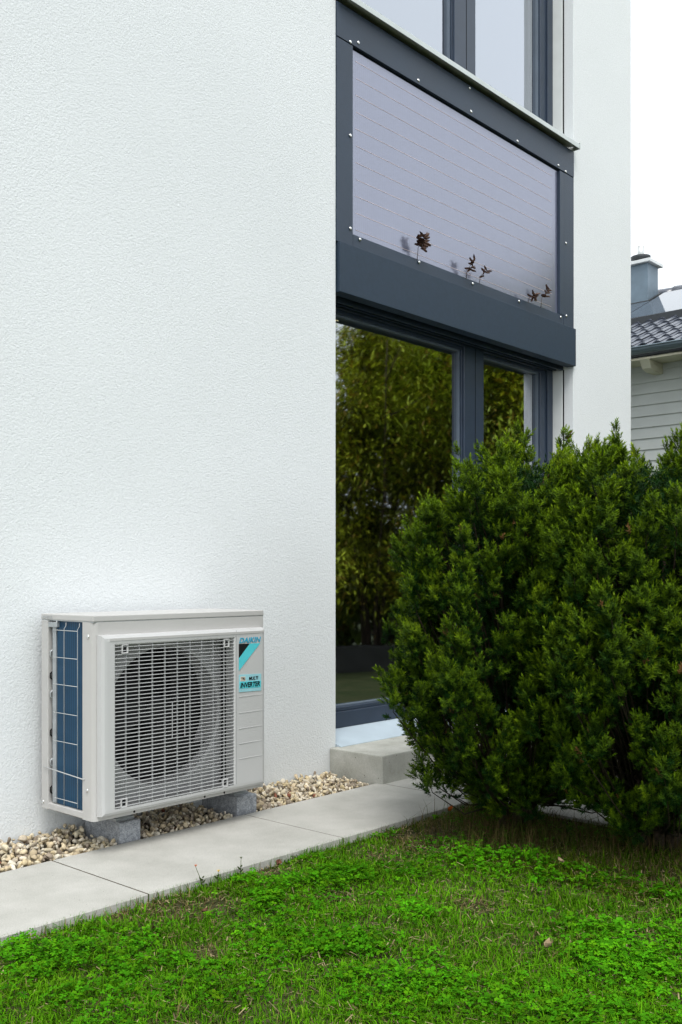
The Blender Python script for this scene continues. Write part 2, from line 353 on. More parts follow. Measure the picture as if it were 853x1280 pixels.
for x in (4.53,):
    box('joint_filling', (x - 0.0028, x + 0.0028, 0.86, 3.05, -0.03, -0.0022), M['bed'], terr)
for y in (1.405, 1.955, 2.505):
    box('joint_filling', (3.66, 5.40, y - 0.0028, y + 0.0028, -0.03, -0.0026), M['bed'], terr)
box('paving_bed', (-1.75, 3.64, 2.52, 3.05, -0.06, -0.012), M['bed'], pave)
box('paving_bed', (3.64, 5.40, 0.87, 3.30, -0.06, -0.0125), M['bed'], terr)

# ------------------------------------------------------------------ gravel strip
def gravel():
    protos = []
    for k in range(14):
        bm = bmesh.new(); bmesh.ops.create_icosphere(bm, subdivisions=2, radius=1)
        co = np.array([v.co[:] for v in bm.verts]); f = np.array([[v.index for v in q.verts] for q in bm.faces]); bm.free()
        # cut by random planes: angular quarried stone
        for c in range(13):
            d = rng.normal(size=3); d /= np.linalg.norm(d); h = rng.uniform(0.38, 0.8)
            t = co @ d - h; co = co - np.outer(np.maximum(t, 0), d)
        co *= rng.uniform([0.8, 0.6, 0.5], [1.25, 0.95, 0.8])
        protos.append((co, f))
    V = []; F = []; T = []; n = 0
    pal = np.array([(0.56, 0.48, 0.34), (0.62, 0.56, 0.43), (0.48, 0.40, 0.28), (0.66, 0.60, 0.50), (0.40, 0.35, 0.28), (0.55, 0.46, 0.30), (0.58, 0.54, 0.46), (0.30, 0.25, 0.20)])
    spots = []
    for layer, sp, z0 in ((0, 0.030, -0.018), (1, 0.026, -0.004), (2, 0.036, 0.008)):
        x = -0.3
        while x < 3.64:
            y = 3.068
            while y < 3.36:
                spots.append((x + rng.uniform(-.011, .011), y + rng.uniform(-.011, .011), z0 + rng.uniform(-.005, .005), layer)); y += sp
            x += sp
    for x, y, z, layer in spots:
        if x > 3.61 and y > 3.0: continue
        r = min(0.027, max(0.009, rng.normal(0.0145, 0.0035)))
        if layer == 2 and rng.random() < 0.45: continue
        z += 0.016 * max(0, (y - 3.16) / 0.2)                # heaped a little against the wall
        y = min(y, 3.352 - r * 0.8); y = max(y, 3.066 + r * 0.7)
        for bx0, bx1 in ((2.175, 2.285), (2.755, 2.88)):       # keep clear of the footing blocks
            if bx0 - .012 < x < bx1 + .012 and y > 3.055 : break
        else:
            co, f = protos[rng.integers(len(protos))]
            a = rng.normal(size=(3, 3)); q, _ = np.linalg.qr(a)
            c = pal[rng.integers(len(pal))] * rng.uniform(1.0, 1.4)
            if rng.random() < 0.02: c = np.array((0.30, 0.12, 0.08))
            V.append((co * r) @ q.T + (x, y, z)); F.append(f + n); n += len(co); T.append(np.tile(c, (len(co), 1)))
    me = np_mesh('gravel', np.concatenate(V), np.concatenate(F), np.concatenate(T))
    link('gravel', me, M['stone'], kind='stuff', label='cream and tan gravel strip between the white wall and the paving', category='gravel')
gravel()
box('gravel_bed', (-1.75, 3.63, 3.062, 3.40, -0.08, -0.022), M['bed'], None, kind='structure')

# ------------------------------------------------------------------ the house
house = empty('house', (3.68, W, 0), label='white stuccoed house with slate-blue window bay, filling the left and middle', category='house')
house.location = (0, 0, 0)
box('wall', (-6.0, 3.681, W, W + 0.36, -0.3, 6.4), M['stucco'], house, 0.004, 2, label='wide plain white stucco wall behind the outdoor unit')
box('wall', (6.074, 6.935, W, W + 0.36, -0.3, 6.4), M['stucco'], house, 0.004, 2, label='narrow white stucco pier right of the window bay')
box('wall', (3.683, 6.072, W + 0.001, W + 0.36, 6.02, 6.4), M['stucco'], house)
box('wall', (6.575, 6.934, W + 0.362, 11.0, -0.3, 6.4), M['stucco'], house)
box('wall', (-6.0, 6.574, 10.64, 10.999, -0.3, 6.399), M['stucco'], house)
box('wall', (-6.0, -5.64, W + 0.362, 10.638, -0.3, 6.398), M['stucco'], house)
box('roof', (-6.05, 6.985, W - 0.05, 11.05, 6.402, 6.52), M['membrane'], house)
# rooms behind the windows
rm = boxes('room', [(3.0, 3.1, 3.74, 8.0, 0.1, 2.62), (6.46, 6.57, 3.74, 8.0, 0.1, 2.62), (3.1, 6.46, 7.9, 8.0, 0.1, 2.62), (3.0, 6.57, 3.74, 8.0, 2.62, 2.74)], M['room'], house)
box('floor', (3.0, 6.57, 3.62, 8.0, 0.0, 0.098), M['roomfloor'], rm)
rm2 = boxes('room', [(3.0, 3.1, 3.74, 7.0, 3.9, 6.2), (6.46, 6.57, 3.74, 7.0, 3.9, 6.2), (3.1, 6.46, 6.9, 7.0, 3.9, 6.2), (3.0, 6.57, 3.74, 7.0, 6.2, 6.3), (3.0, 6.57, 3.74, 7.0, 3.78, 3.898)], M['room'], house)
box('wall_core', (3.685, 6.07, W + 0.06, W + 0.36, 2.56, 3.86), M['black'], house)
# small lit ceiling spot inside
lampo = empty('ceiling_lamp', (0, 0, 0), label='small lit ceiling spot seen through the top left of the patio glass', category='lamp')
# patio door reveal guide rails
FY = W + 0.15       # front of window frames
for z0, z1 in ((0.15, 2.40), (3.90, 6.02)):
    box('guide_rail', (6.062, 6.0735, W + 0.078, FY + 0.10, z0, z1), M['rail'], house, 0.001, 1)
    box('guide_rail', (3.6815, 3.693, W + 0.078, FY + 0.10, z0, z1), M['rail'], house, 0.001, 1)
    box('rail_gap', (6.0685, 6.0737, W + 0.070, W + 0.0775, z0, z1), M['black'], house)

def window(name, z0, z1, mull, bottom, label):
    x0, x1 = 3.694, 6.061
    fw = 0.068
    d0, d1 = FY, FY + 0.085
    wn = boxes(name, [(x0, x0 + fw, d0, d1, z0, z1), (x1 - fw, x1, d0, d1, z0, z1),
                      (x0 + fw, x1 - fw, d0, d1, z1 - fw, z1), (x0 + fw, x1 - fw, d0, d1, z0, z0 + bottom)], M['frame'], house, 0.002, 1, label=label)
    m0, m1 = mull
    box('mullion', (m0, m1, d0 - 0.002, d1, z0 + bottom, z1 - fw), M['frame'], wn, 0.002, 1)
    mc = (m0 + m1) / 2 + 0.01
    box('mullion_joint', (mc, mc + 0.004, d0 - 0.0035, d0 + 0.01, z0 + bottom, z1 - fw), M['black'], wn)
    gy = d0 + 0.045
    for a, b in ((x0 + fw, m0), (m1, x1 - fw)):
        # stepped sash: outer sash, pale bead, pane
        sl_, sr_, st_ = (0.030, 0.008, 0.022) if b == m0 else (0.008, 0.078, 0.022)
        boxes('sash', [(a, a + sl_, d0 + 0.012, d1, z0 + bottom, z1 - fw), (b - sr_, b, d0 + 0.012, d1, z0 + bottom, z1 - fw),
                       (a + sl_, b - sr_, d0 + 0.012, d1, z1 - fw - st_, z1 - fw), (a + sl_, b - sr_, d0 + 0.012, d1, z0 + bottom, z0 + bottom + st_)], M['frame'], wn, 0.002, 1)
        a2, b2, t2, u2 = a + sl_, b - sr_, z1 - fw - st_, z0 + bottom + st_
        be = 0.010
        boxes('glazing_bead', [(a2, a2 + be, d0 + 0.026, d1, u2, t2), (b2 - be, b2, d0 + 0.026, d1, u2, t2),
                               (a2 + be, b2 - be, d0 + 0.026, d1, t2 - be, t2), (a2 + be, b2 - be, d0 + 0.026, d1, u2, u2 + be)], M['bead'], wn, 0.001, 1)
        bm = bmesh.new(); q = [bm.verts.new(p) for p in ((a2 + be - .003, gy, u2 + be - .003), (b2 - be + .003, gy, u2 + be - .003), (b2 - be + .003, gy, t2 - be + .003), (a2 + be - .003, gy, t2 - be + .003))]
        bm.faces.new(q); pm = bpy.data.meshes.new('pane'); bm.to_mesh(pm); bm.free(); link('pane', pm, M['glass'], wn)
    return wn
door = window('patio_door', 0.190, 2.46, (5.005, 5.215), 0.085, 'dark framed glass patio door mirroring yellow-green trees')
upper = window('window', 3.92, 6.02, (4.905, 5.125), 0.07, 'upper window mirroring the pale sky')
# sloped threshold apron and its screws
ap = prism('threshold', [(W - 0.035, 0.118), (W - 0.035, 0.137), (FY - 0.002, 0.189), (FY + 0.08, 0.189), (FY + 0.08, 0.10)], 3.683, 6.072, M['apron'], house, 'X')
# dark shutter slot behind the box
boxes('shutter_slot', [(3.684, 6.071, W + 0.075, W + 0.090, 2.395, 2.56), (3.684, 6.071, W + 0.128, W + 0.140, 2.402, 2.56)], M['frame'], house)
box('shutter_slot', (3.684, 6.071, W + 0.050, W + 0.36, 2.475, 2.558), M['black'], house)
# spandrel: cladding sheets, striped glass, screws
cl = box('cladding', (3.6835, 6.0715, W - 0.006, W + 0.05, 3.694, 3.868), M['clad'], house, 0.001, 1, label='upper slate-blue metal sheet under the window sill')
box('cladding', (3.6835, 3.806, W - 0.004, W + 0.05, 2.667, 3.690), M['clad'], house, 0.001, 1)
box('cladding', (5.940, 6.0715, W - 0.004, W + 0.05, 2.667, 3.690), M['clad'], house, 0.001, 1)
box('cladding', (5.884, 5.937, W - 0.006, W + 0.05, 2.732, 3.686), M['clad'], house, 0.001, 1)
box('cladding', (3.8085, 5.938, W - 0.003, W + 0.05, 2.667, 2.731), M['clad'], house, 0.001, 1)
bm = bmesh.new(); bm_box(bm, 3.809, 5.880, W + 0.012, W + 0.02, 2.733, 3.682)
pvp = link('glass_panel', bm_done(bm), M['pv'], house, label='large pale violet striped glass panel with thin copper lines')
box('panel_gasket', (3.807, 5.883, W + 0.021, W + 0.045, 2.732, 3.692), M['black'], house)
z = 2.765; k = 0
while z < 3.66:
    o = box('copper_line', (3.845 + 0.004 * math.sin(k * 3), 5.80 + 0.01 * math.sin(k * 2), W + 0.0108, W + 0.0125, z, z + 0.0018), M['copper'], pvp); z += 0.0865; k += 1
bm = bmesh.new(); bmesh.ops.create_icosphere(bm, subdivisions=2, radius=0.0095); bmesh.ops.scale(bm, vec=(1, 0.5, 1), verts=bm.verts[:])
scr_me = bm_done(bm, smooth=True); scr_me.materials.append(M['steel'])
for x, zz in [(3.784, 3.700), (3.845, 3.721), (4.347, 3.714), (4.837, 3.850), (4.853, 3.718), (5.359, 3.708), (5.861, 3.712), (5.958, 3.700), (3.784, 3.225), (3.784, 2.753),
              (3.858, 2.716), (4.354, 2.716), (4.87, 2.71), (5.378, 2.711), (5.892, 2.712), (5.966, 2.735), (5.962, 3.221)]:
    o = link('screw', scr_me, None, house); o.location = (x, W - 0.0075, zz)
# roller shutter box and window sill
box('shutter_box', (3.690, 6.0735, W - 0.020, W + 0.048, 2.412, 2.664), M['box'], house, 0.0025, 2, label='smooth dark blue-grey shutter box above the patio door')
sl = prism('window_sill', [(W - 0.052, 3.876), (W - 0.052, 3.904), (FY + 0.002, 3.935), (FY + 0.002, 3.925), (W - 0.047, 3.895), (W - 0.047, 3.876)], 3.684, 6.066, M['sillm'], house, 'X', label='thin pale metal sill of the upper window')
box('sill_end', (6.0665, 6.0715, W - 0.054, W - 0.001, 3.872, 3.915), M['sillm'], sl)

# concrete step at the patio door
stp = box('concrete_step', (3.632, 6.05, 3.016, W - 0.003, -0.05, 0.134), M['step'], None, 0.006, 2, label='low rough concrete step below the patio door', category='step')

# ceiling spot (the photo shows it lit)
bm = bmesh.new(); bmesh.ops.create_cone(bm, cap_ends=True, segments=16, radius1=0.045, radius2=0.05, depth=0.02)
lens = link('lens', bm_done(bm), emit_mat('lamp_glow', (1.0, 0.82, 0.5), 14), lampo)
bm = bmesh.new(); bmesh.ops.create_cone(bm, cap_ends=False, segments=20, radius1=0.065, radius2=0.055, depth=0.03)
ring_o = link('ring', bm_done(bm), M['rail'], lampo)
lampo.location = (4.54, 4.15, 2.598)

# ------------------------------------------------------------------ outdoor air-conditioning unit
def frame_mesh(o, i, y_out, y_in, ins, y_back=None):
    """raised frame: outer rect at y_out, face rect inset by ins at y_in, inner opening running back to y_back"""
    (x0, x1, z0, z1), (a0, a1, c0, c1) = o, i
    def ring(x0, x1, z0, z1, y): return [(x0, y, z0), (x1, y, z0), (x1, y, z1), (x0, y, z1)]
    s = ins * 0.3
    rings = [ring(x0, x1, z0, z1, y_out), ring(x0 + s * .4, x1 - s * .4, z0 + s * .4, z1 - s * .4, y_in + s), ring(x0 + ins * .55, x1 - ins * .55, z0 + ins * .55, z1 - ins * .55, y_in + .001),
             ring(x0 + ins, x1 - ins, z0 + ins, z1 - ins, y_in), ring(a0 - .004, a1 + .004, c0 - .004, c1 + .004, y_in + 0.001), ring(a0, a1, c0, c1, y_in + .005), ring(a0, a1, c0, c1, y_back)]
    bm = bmesh.new(); vv = [[bm.verts.new(p) for p in r] for r in rings]
    for r in range(len(rings) - 1):
        for k in range(4):
            j = (k + 1) % 4; bm.faces.new((vv[r][k], vv[r][j], vv[r+1][j], vv[r+1][k]))
    return bm_done(bm)
def ac_unit():
    t = empty('air_conditioner', (2.4, 3.13, 0.1), label='ivory outdoor air-conditioning unit with louvred fan grille beside the white wall', category='air conditioner')
    t.location = (0, 0, 0)
    X0, X1, Y0, Y1, Z0, Z1 = 1.997, 2.812, 2.968, 3.302, 0.126, 0.829
    lid = box('lid', (X0 - 0.0015, X1 + 0.001, Y0 - 0.0015, Y1 + 0.001, Z1 - 0.004, Z1 + 0.018), M['acw'], t, 0.004, 3)
    box('lid_seam', (X0 + 0.0006, X1 - 0.001, Y0 + 0.0006, Y1 - 0.001, Z1 - 0.0065, Z1 - 0.003), M['zinc'], lid)
    # cabinet: front panel wrapped round the left corner (rounded), right side, rear, base
    bm = bmesh.new()
    prof = [(X0, 3.034), (X0, Y0 + 0.018), (X0 + 0.0035, Y0 + 0.0075), (X0 + 0.010, Y0 + 0.002), (X0 + 0.02, Y0)]
    lo = [bm.verts.new((a, b, Z0)) for a, b in prof]; hi = [bm.verts.new((a, b, Z1 - 0.006)) for a, b in prof]
    for k in range(len(prof) - 1): bm.faces.new((lo[k], lo[k+1], hi[k+1], hi[k]))
    fp = link('corner_panel', bm_done(bm, smooth=True), M['acw'], t)
    boxes('front_panel', [(X0 + 0.0195, 2.066, Y0, Y0 + 0.012, Z0, Z1 - .006), (2.066, X1 - 0.004, Y0, Y0 + 0.012, 0.745, Z1 - .006), (2.066, X1 - 0.004, Y0, Y0 + 0.012, Z0, 0.155), (2.632, X1 - 0.004, Y0, Y0 + 0.012, 0.155, 0.745)], M['acw'], t)
    box('side_panel', (X1 - 0.0035, X1, Y0 + 0.001, Y1 - 0.001, Z0, Z1 - .006), M['acw'], t, 0.001, 1)
    box('rear_panel', (2.10, X1 - 0.005, Y1 - 0.006, Y1 - 0.001, Z0, Z1 - .006), M['acw'], t)
    box('base_pan', (X0 + 0.001, X1 - 0.004, Y0 + 0.013, Y1 - 0.007, Z0 + 0.001, Z0 + 0.026), M['acw'], t, 0.003, 1)
    rp = box('rear_post', (X0 - 0.001, X0 + 0.018, 3.256, Y1 - 0.0005, Z0, Z1 - .006), M['acw'], t, 0.003, 2)
    # raised front bezel with its grille opening
    o = (2.012, 2.796, 0.142, 0.778); i = (2.070, 2.627, 0.160, 0.741)
    bz = link('bezel', frame_mesh(o, i, Y0 - 0.0005, 2.938, 0.022, Y0 + 0.02), M['acg'], t)
    box('bezel_seam', (2.636, 2.6375, 2.9372, 2.9385, 0.165, 0.772), M['shroud'], bz)
    boxes('top_band', [(2.045, 2.785, 2.9368, 2.9385, 0.757, 0.766)], M['acw'], bz)
    # louvres and bars
    n = 43
    for k in range(n):
        zc = 0.168 + (0.734 - 0.168) * k / (n - 1)
        pr = [(2.9405, zc - 0.0011), (2.9405, zc + 0.0010), (2.9415, zc + 0.0013), (2.9450, zc + 0.0013), (2.9450, zc - 0.0007)]
        if k == 0: s0 = prism('slat', pr, i[0] - .001, i[1] + .001, M['acslat'], t, 'X'); zb = zc
        else:
            s = link('slat', s0.data, None, t); s.location.z = zc - zb
    for x in (2.119, 2.177, 2.236, 2.293, 2.351, 2.411, 2.468, 2.525, 2.581):
        box('grille_bar', (x - 0.0011, x + 0.0011, 2.9455, 2.952, i[2], i[3]), M['acslat'], t)
    for x in (2.321, 2.380):
        box('grille_bar', (x - 0.0011, x + 0.0011, 2.9390, 2.9402, 0.382, 0.517), M['acslat'], t)
    for x, z_ in ((2.110, 0.726), (2.588, 0.724), (2.106, 0.180), (2.581, 0.178)):
        c = link('grille_clip', frame_mesh((x - .013, x + .013, z_ - .016, z_ + .016), (x - .009, x + .009, z_ - .012, z_ + .012), 2.9465, 2.9365, .002, 2.952), M['acg'], t)
        box('clip_pocket', (x - .009, x + .009, 2.9455, 2.9462, z_ - .012, z_ + .012), M['dark'], c)
    # shroud plate with round mouth, bell, fan
    cx, cz, rr = 2.360, 0.457, 0.262; bm = bmesh.new(); N = 64
    X_0, X_1, Zz0, Zz1 = 2.040, 2.640, 0.150, 0.755
    outer = []; mid = []; c0 = []; c1 = []
    for k in range(N):
        a = 2 * math.pi * k / N; ca, sa = math.cos(a), math.sin(a)
        tx = ((X_1 - cx) if ca > 0 else (cx - X_0)) / max(abs(ca), 1e-6); tz = ((Zz1 - cz) if sa > 0 else (cz - Zz0)) / max(abs(sa), 1e-6)
        tt = max(min(tx, tz), rr + 0.012)
        outer.append(bm.verts.new((cx + tt * ca, 3.032, cz + tt * sa))); mid.append(bm.verts.new((cx + (rr + .01) * ca, 3.030, cz + (rr + .01) * sa)))
        c0.append(bm.verts.new((cx + rr * ca, 3.036, cz + rr * sa))); c1.append(bm.verts.new((cx + (rr - .006) * ca, 3.13, cz + (rr - .006) * sa)))
    for k in range(N):
        j = (k + 1) % N
        for A, B in ((outer, mid), (mid, c0), (c0, c1)): bm.faces.new((A[k], A[j], B[j], B[k]))
    link('fan_shroud', bm_done(bm, smooth=False), M['shroud'], t)
    fan = tubes('fan', [([(cx, 3.045, cz), (cx, 3.05, cz), (cx, 3.12, cz)], [0.055, 0.07, 0.075])], M['fan'], t, 24)
    for b in range(3):
        bm = bmesh.new(); g = []
        for u in range(9):
            r = 0.068 + (0.248 - 0.068) * u / 8; row = []
            for v in range(7):
                a = b * 2 * math.pi / 3 + 0.5 + (v / 6 - 0.5) * (1.15 + 0.35 * u / 8) + 0.35 * u / 8
                row.append(bm.verts.new((cx + r * math.cos(a), 3.05 + 0.075 * (1 - v / 6) * (0.6 + .4 * u / 8), cz + r * math.sin(a))))
            g.append(row)
        for u in range(8):
            for v in range(6): bm.faces.new((g[u][v], g[u+1][v], g[u+1][v+1], g[u][v+1]))
        link('blade', bm_done(bm, smooth=True), M['fan'], fan)
    box('inner_cavity', (2.04, X1 - 0.006, 3.16, 3.165, Z0 + 0.03, Z1 - 0.012), M['dark'], t)
    boxes('inner_cavity', [(2.032, 2.036, 2.985, 3.16, Z0 + 0.03, Z1 - 0.012), (2.037, 2.661, 2.985, 3.155, Z0 + 0.0265, Z0 + 0.029), (2.037, 2.661, 2.985, 3.155, Z1 - .016, Z1 - .012)], M['shroud'], t)
    box('inner_cavity', (2.662, 2.666, 2.985, 3.16, Z0 + 0.03, Z1 - 0.012), M['dark'], t)
    # left side: blue coil, end plate, dark slot, guard wires
    box('coil', (X0 + 0.010, X0 + 0.03, 3.036, 3.214, Z0 + 0.027, Z1 - 0.004), M['coil'], t, 0.004, 2)
    box('coil_end_plate', (X0 + 0.006, X0 + 0.024, 3.2145, 3.238, Z0 + 0.03, Z1 - 0.03), M['zinc'], t, 0.001, 1)
    box('pipe_slot', (X0 + 0.016, X0 + 0.020, 3.236, 3.257, Z0 + 0.027, Z1 - 0.004), M['dark'], t)
    for k, z_ in enumerate((0.20, 0.30, 0.41, 0.55, 0.62, 0.70)):
        tubes('pipe_bend', [([(X0 + 0.012, 3.243, z_ - .016), (X0 + 0.004, 3.246, z_ - .008), (X0 + 0.004, 3.246, z_ + .008), (X0 + 0.012, 3.243, z_ + .016)], 0.0035)], M['zinc'] if k % 2 else M['dark'], t)
    box('cable_bracket', (X0 - 0.002, X0 + 0.012, 3.196, 3.253, Z1 - 0.030, Z1 - 0.011), M['zinc'], t, 0.001, 1)
    for k in range(6):
        box('lid_notch', (X0 - 0.0085, X0 - 0.0066, 3.222 + k * .011, 3.2245 + k * .011, Z1 + 0.001, Z1 + 0.011), M['zinc'], lid)
    for z_ in (0.789, 0.690, 0.592, 0.489, 0.386, 0.178):
        tubes('guard_wire', [([(X0 - 0.002, 3.062, z_), (X0 - 0.002, 3.215, z_), (X0 + 0.004, 3.228, z_)], 0.0013)], M['wire'], t)
    for y in (3.150, 3.064):
        tubes('guard_wire', [([(X0 + .004, y - .006, 0.818), (X0 + .003, y - .006, 0.806), (X0 - 0.0005, y, 0.795), (X0 - 0.0005, y, 0.160)], 0.0013)], M['wire'], t)
    tubes('guard_wire', [([(X0 - 0.006, 3.276, 0.283), (X0 - 0.006, 3.20, 0.279), (X0 - 0.006, 3.026, 0.270), (X0 - 0.001, 3.018, 0.270)], 0.002)], M['wire'], t)
    bm = bmesh.new(); bmesh.ops.create_icosphere(bm, subdivisions=2, radius=0.008); bmesh.ops.scale(bm, vec=(0.4, 1, 1), verts=bm.verts[:])
    sm_ = bm_done(bm, smooth=True); sm_.materials.append(M['steel'])
    for y, z_ in ((2.999, 0.773), (3.004, 0.232), (3.29, 0.15)):
        s = link('screw', sm_, None, t); s.location = (X0 - 0.0015, y, z_)
    bm = bmesh.new(); bmesh.ops.create_icosphere(bm, subdivisions=2, radius=0.0045); bmesh.ops.scale(bm, vec=(1, 0.4, 1), verts=bm.verts[:])
    sm2 = bm_done(bm, smooth=True); sm2.materials.append(M['dark'])
    for x, z_ in ((2.50, 0.134), (2.17, 0.134), (2.60, 0.134)):
        s = link('screw', sm2, None, t); s.location = (x, Y0 - 0.001, z_)
    # printed marks on the right of the front
    F = 2.9365
    def flat(name, pts, m, y=F): return prism(name, pts, y, y + 0.0012, m, t)
    text_mesh('brand_lettering', 'DAIKIN', 0.03, M['cyan2'], t, (2.651, F - .0003, 0.7205), 0.117, 0.021, 0.25, 0.0006)
    flat('emblem_black_triangle', [(2.650, 0.7175), (2.707, 0.7165), (2.650, 0.662)], M['print'])
    flat('emblem_cyan_band', [(2.708, 0.7165), (2.765, 0.7155), (2.650, 0.612), (2.650, 0.661)], M['cyan'])
    flat('sticker', [(2.650, 0.527), (2.770, 0.524), (2.770, 0.592), (2.650, 0.596)], M['pale'])
    flat('sticker_band', [(2.653, 0.541), (2.767, 0.538), (2.767, 0.564), (2.653, 0.567)], M['cyan'], F - .0008)
    flat('sticker_badge', [(2.657, 0.570), (2.683, 0.569), (2.683, 0.587), (2.657, 0.588)], M['cream'], F - .0008)
    text_mesh('sticker_lettering', 'TRI', 0.02, M['print'], t, (2.660, F - .0013, 0.573), 0.020, 0.011, 0.0, 0.0003)
    text_mesh('sticker_lettering', 'MULTI', 0.02, M['print'], t, (2.702, F - .0013, 0.571), 0.050, 0.013, 0.2, 0.0003)
    text_mesh('sticker_lettering', 'INVERTER', 0.02, M['print'], t, (2.656, F - .0013, 0.543), 0.106, 0.020, 0.2, 0.0006)
    for z_ in (0.508, 0.444, 0.382, 0.322, 0.262):
        box('embossed_rib', (2.652, 2.778, 2.9372, 2.9385, z_ - 0.0020, z_ + 0.0020), M['acg'], bz, 0.0005, 1)
    # mounting feet
    for x0 in (2.190, 2.775):
        boxes('foot', [(x0, x0 + 0.07, 3.11, 3.285, 0.082, 0.1265), (x0 - .005, x0 + 0.075, 3.10, 3.285, 0.0722, 0.0822)], M['zinc'], t)
    return t
ac_unit()
for x0, x1, lab in ((2.182, 2.276, 'grey granite footing block under the left end of the outdoor unit'), (2.762, 2.872, 'grey granite footing block under the right end of the outdoor unit')):
    box('footing_block', (x0, x1, 3.070, 3.30, -0.022, 0.072), M['granite'], None, 0.004, 1, label=lab, category='block', group='granite footing blocks under the outdoor unit')

# ------------------------------------------------------------------ neighbouring house
def neighbour():
    t = empty('neighbour_house', (12.4, 6, 0), label='neighbouring house with grey board siding and dark tiled roof, far right', category='house')
    t.location = (0, 0, 0)
    ya, yb = 2.6, 11.0; pitch = math.tan(R(25.5)); Xe, Ze = 11.98, 3.93
    wallx = 12.45
    box('wall', (wallx, 18.0, ya, yb, -0.1, 3.9), M['siding'], t)
    z = 0.02; k = 0
    while z < 3.85:
        b = prism('siding_board', [(wallx - 0.006, z), (wallx - 0.030, z), (wallx - 0.012, z + 0.150), (wallx - 0.006, z + 0.150)], ya, yb, M['siding'], t); z += 0.147
    # roof planes
    zr = Ze + (15.15 - Xe) * pitch
    rf = prism('roof', [(Xe + 0.05, Ze - 0.03), (15.15, zr - 0.06), (18.5, Ze - 0.2), (18.5, Ze - 0.35), (15.15, zr - 0.2), (Xe + 0.05, Ze - 0.12)], ya - 0.3, yb + 0.3, M['collar'], t)
    # tiles: one S-shaped tile, repeated
    tw, tl = 0.185, 0.30; bm = bmesh.new(); N = 9; rows = []
    c_, s_ = math.cos(R(25.5)), math.sin(R(25.5))
    for u, lift in ((0.0, 0.022), (1.0, 0.0)):
        r = []
        for v in range(N):
            f = v / (N - 1); h = 0.020 * math.sin(f * 2 * math.pi * 0.95 + 0.2) + lift
            r.append((u * tl * 1.08, f * tw * 1.04, h))
        rows.append(r)
    V = []
    for r in rows:
        for a, y, h in r: V.append(bm.verts.new((a * c_ - h * s_, y, a * s_ + h * c_)))
    front = []
    for a, y, h in rows[0]:
        h2 = h - 0.018; front.append(bm.verts.new((a * c_ - h2 * s_, y, a * s_ + h2 * c_)))
    for v in range(N - 1):
        bm.faces.new((V[v], V[v+1], V[N+v+1], V[N+v])); bm.faces.new((front[v], front[v+1], V[v+1], V[v]))
    tme = bm_done(bm, smooth=False); tme.materials.append(M['tile'])
    for r in range(6):
        for cidx in range(24):
            o = link('tile', tme, None, rf); a = r * tl
            o.location = (Xe + a * c_ + random.uniform(-.004, .004), 4.3 + cidx * tw + random.uniform(-.003, .003), Ze + a * s_ + random.uniform(-.002, .004))
    # ridge tiles
    for k in range(14):
        tubes('ridge_tile', [([(15.15, 4.4 + k * .36, zr - 0.03), (15.15, 4.4 + k * .36 + .40, zr - 0.02)], [0.135, 0.145])], M['tile'], rf, 12)
    # gutter, its bracket line, soffit and rafter ends
    gp = [(Xe - 0.09 + 0.075 * math.cos(a), Ze - 0.045 - 0.075 * math.sin(a)) for a in [math.pi * i / 8 for i in range(9)]]
    gp2 = [(Xe - 0.09 + 0.069 * math.cos(a), Ze - 0.045 - 0.069 * math.sin(a)) for a in [math.pi * i / 8 for i in range(9)]][::-1]
    gu = prism('gutter', gp + gp2, ya - 0.3, yb + 0.3, M['gutter'], t)
    tubes('gutter_bead', [([(Xe - 0.165, ya - 0.3, Ze - 0.043), (Xe - 0.165, yb + 0.3, Ze - 0.043)], 0.011)], M['gutter'], gu, 8)
    box('soffit', (Xe + 0.06, wallx + 0.02, ya - 0.2, yb + 0.2, Ze - 0.16, Ze - 0.13), M['fascia'], t)
    for k in range(9):
        y = 3.0 + k * 0.86
        prism('rafter_end', [(Xe + 0.02, Ze - 0.165), (wallx + 0.0, Ze - 0.165), (wallx + 0.0, Ze - 0.30), (Xe + 0.22, Ze - 0.30), (Xe + 0.10, Ze - 0.27)], y, y + 0.12, M['fascia'], t)
    # chimney
    ch = prism('chimney', [(14.5, 4.7), (14.5, 5.82), (14.86, 5.82), (14.86, 4.7)], 6.75, 7.45, M['chim'], rf)
    def onroof(x, h): return Ze + (x - Xe) * pitch + h
    prism('flashing', [(14.46, onroof(14.46, 0.03)), (14.9, onroof(14.9, 0.03)), (14.9, onroof(14.9, 0.11)), (14.46, onroof(14.46, 0.11))], 6.71, 7.5, M['collar'], rf)
    box('chimney_cap', (14.44, 14.92, 6.69, 7.51, 5.822, 5.872), M['cap'], rf, 0.004, 1)
    tubes('collar', [([(14.68, 6.95, 5.87), (14.68, 6.95, 5.93), (14.68, 6.95, 5.94), (14.68, 6.95, 5.99)], [0.075, 0.085, 0.145, 0.15])], M['collar'], rf, 20)
    tubes('flue', [([(14.68, 6.95, 5.93), (14.68, 6.95, 6.16)], [0.05, 0.05])], M['flue'], rf, 16)
    # two glazed solar collectors, raised on the tiles
    def solar(y0, y1, xt):
        s = prism('solar_panel', [(13.36, onroof(13.36, 0.095)), (xt, onroof(xt, 0.095)), (xt, onroof(xt, 0.105)), (13.36, onroof(13.36, 0.105))], y0, y1, M['solar'], rf)
        prism('panel_frame', [(13.35, onroof(13.35, -0.005)), (xt, onroof(xt, 0.01)), (xt, onroof(xt, 0.094)), (13.35, onroof(13.35, 0.100))], y0 - .003, y1 + .003, M['collar'], rf)
    solar(2.8, 6.66, 14.88); solar(6.68, 9.2, 14.42)
neighbour()

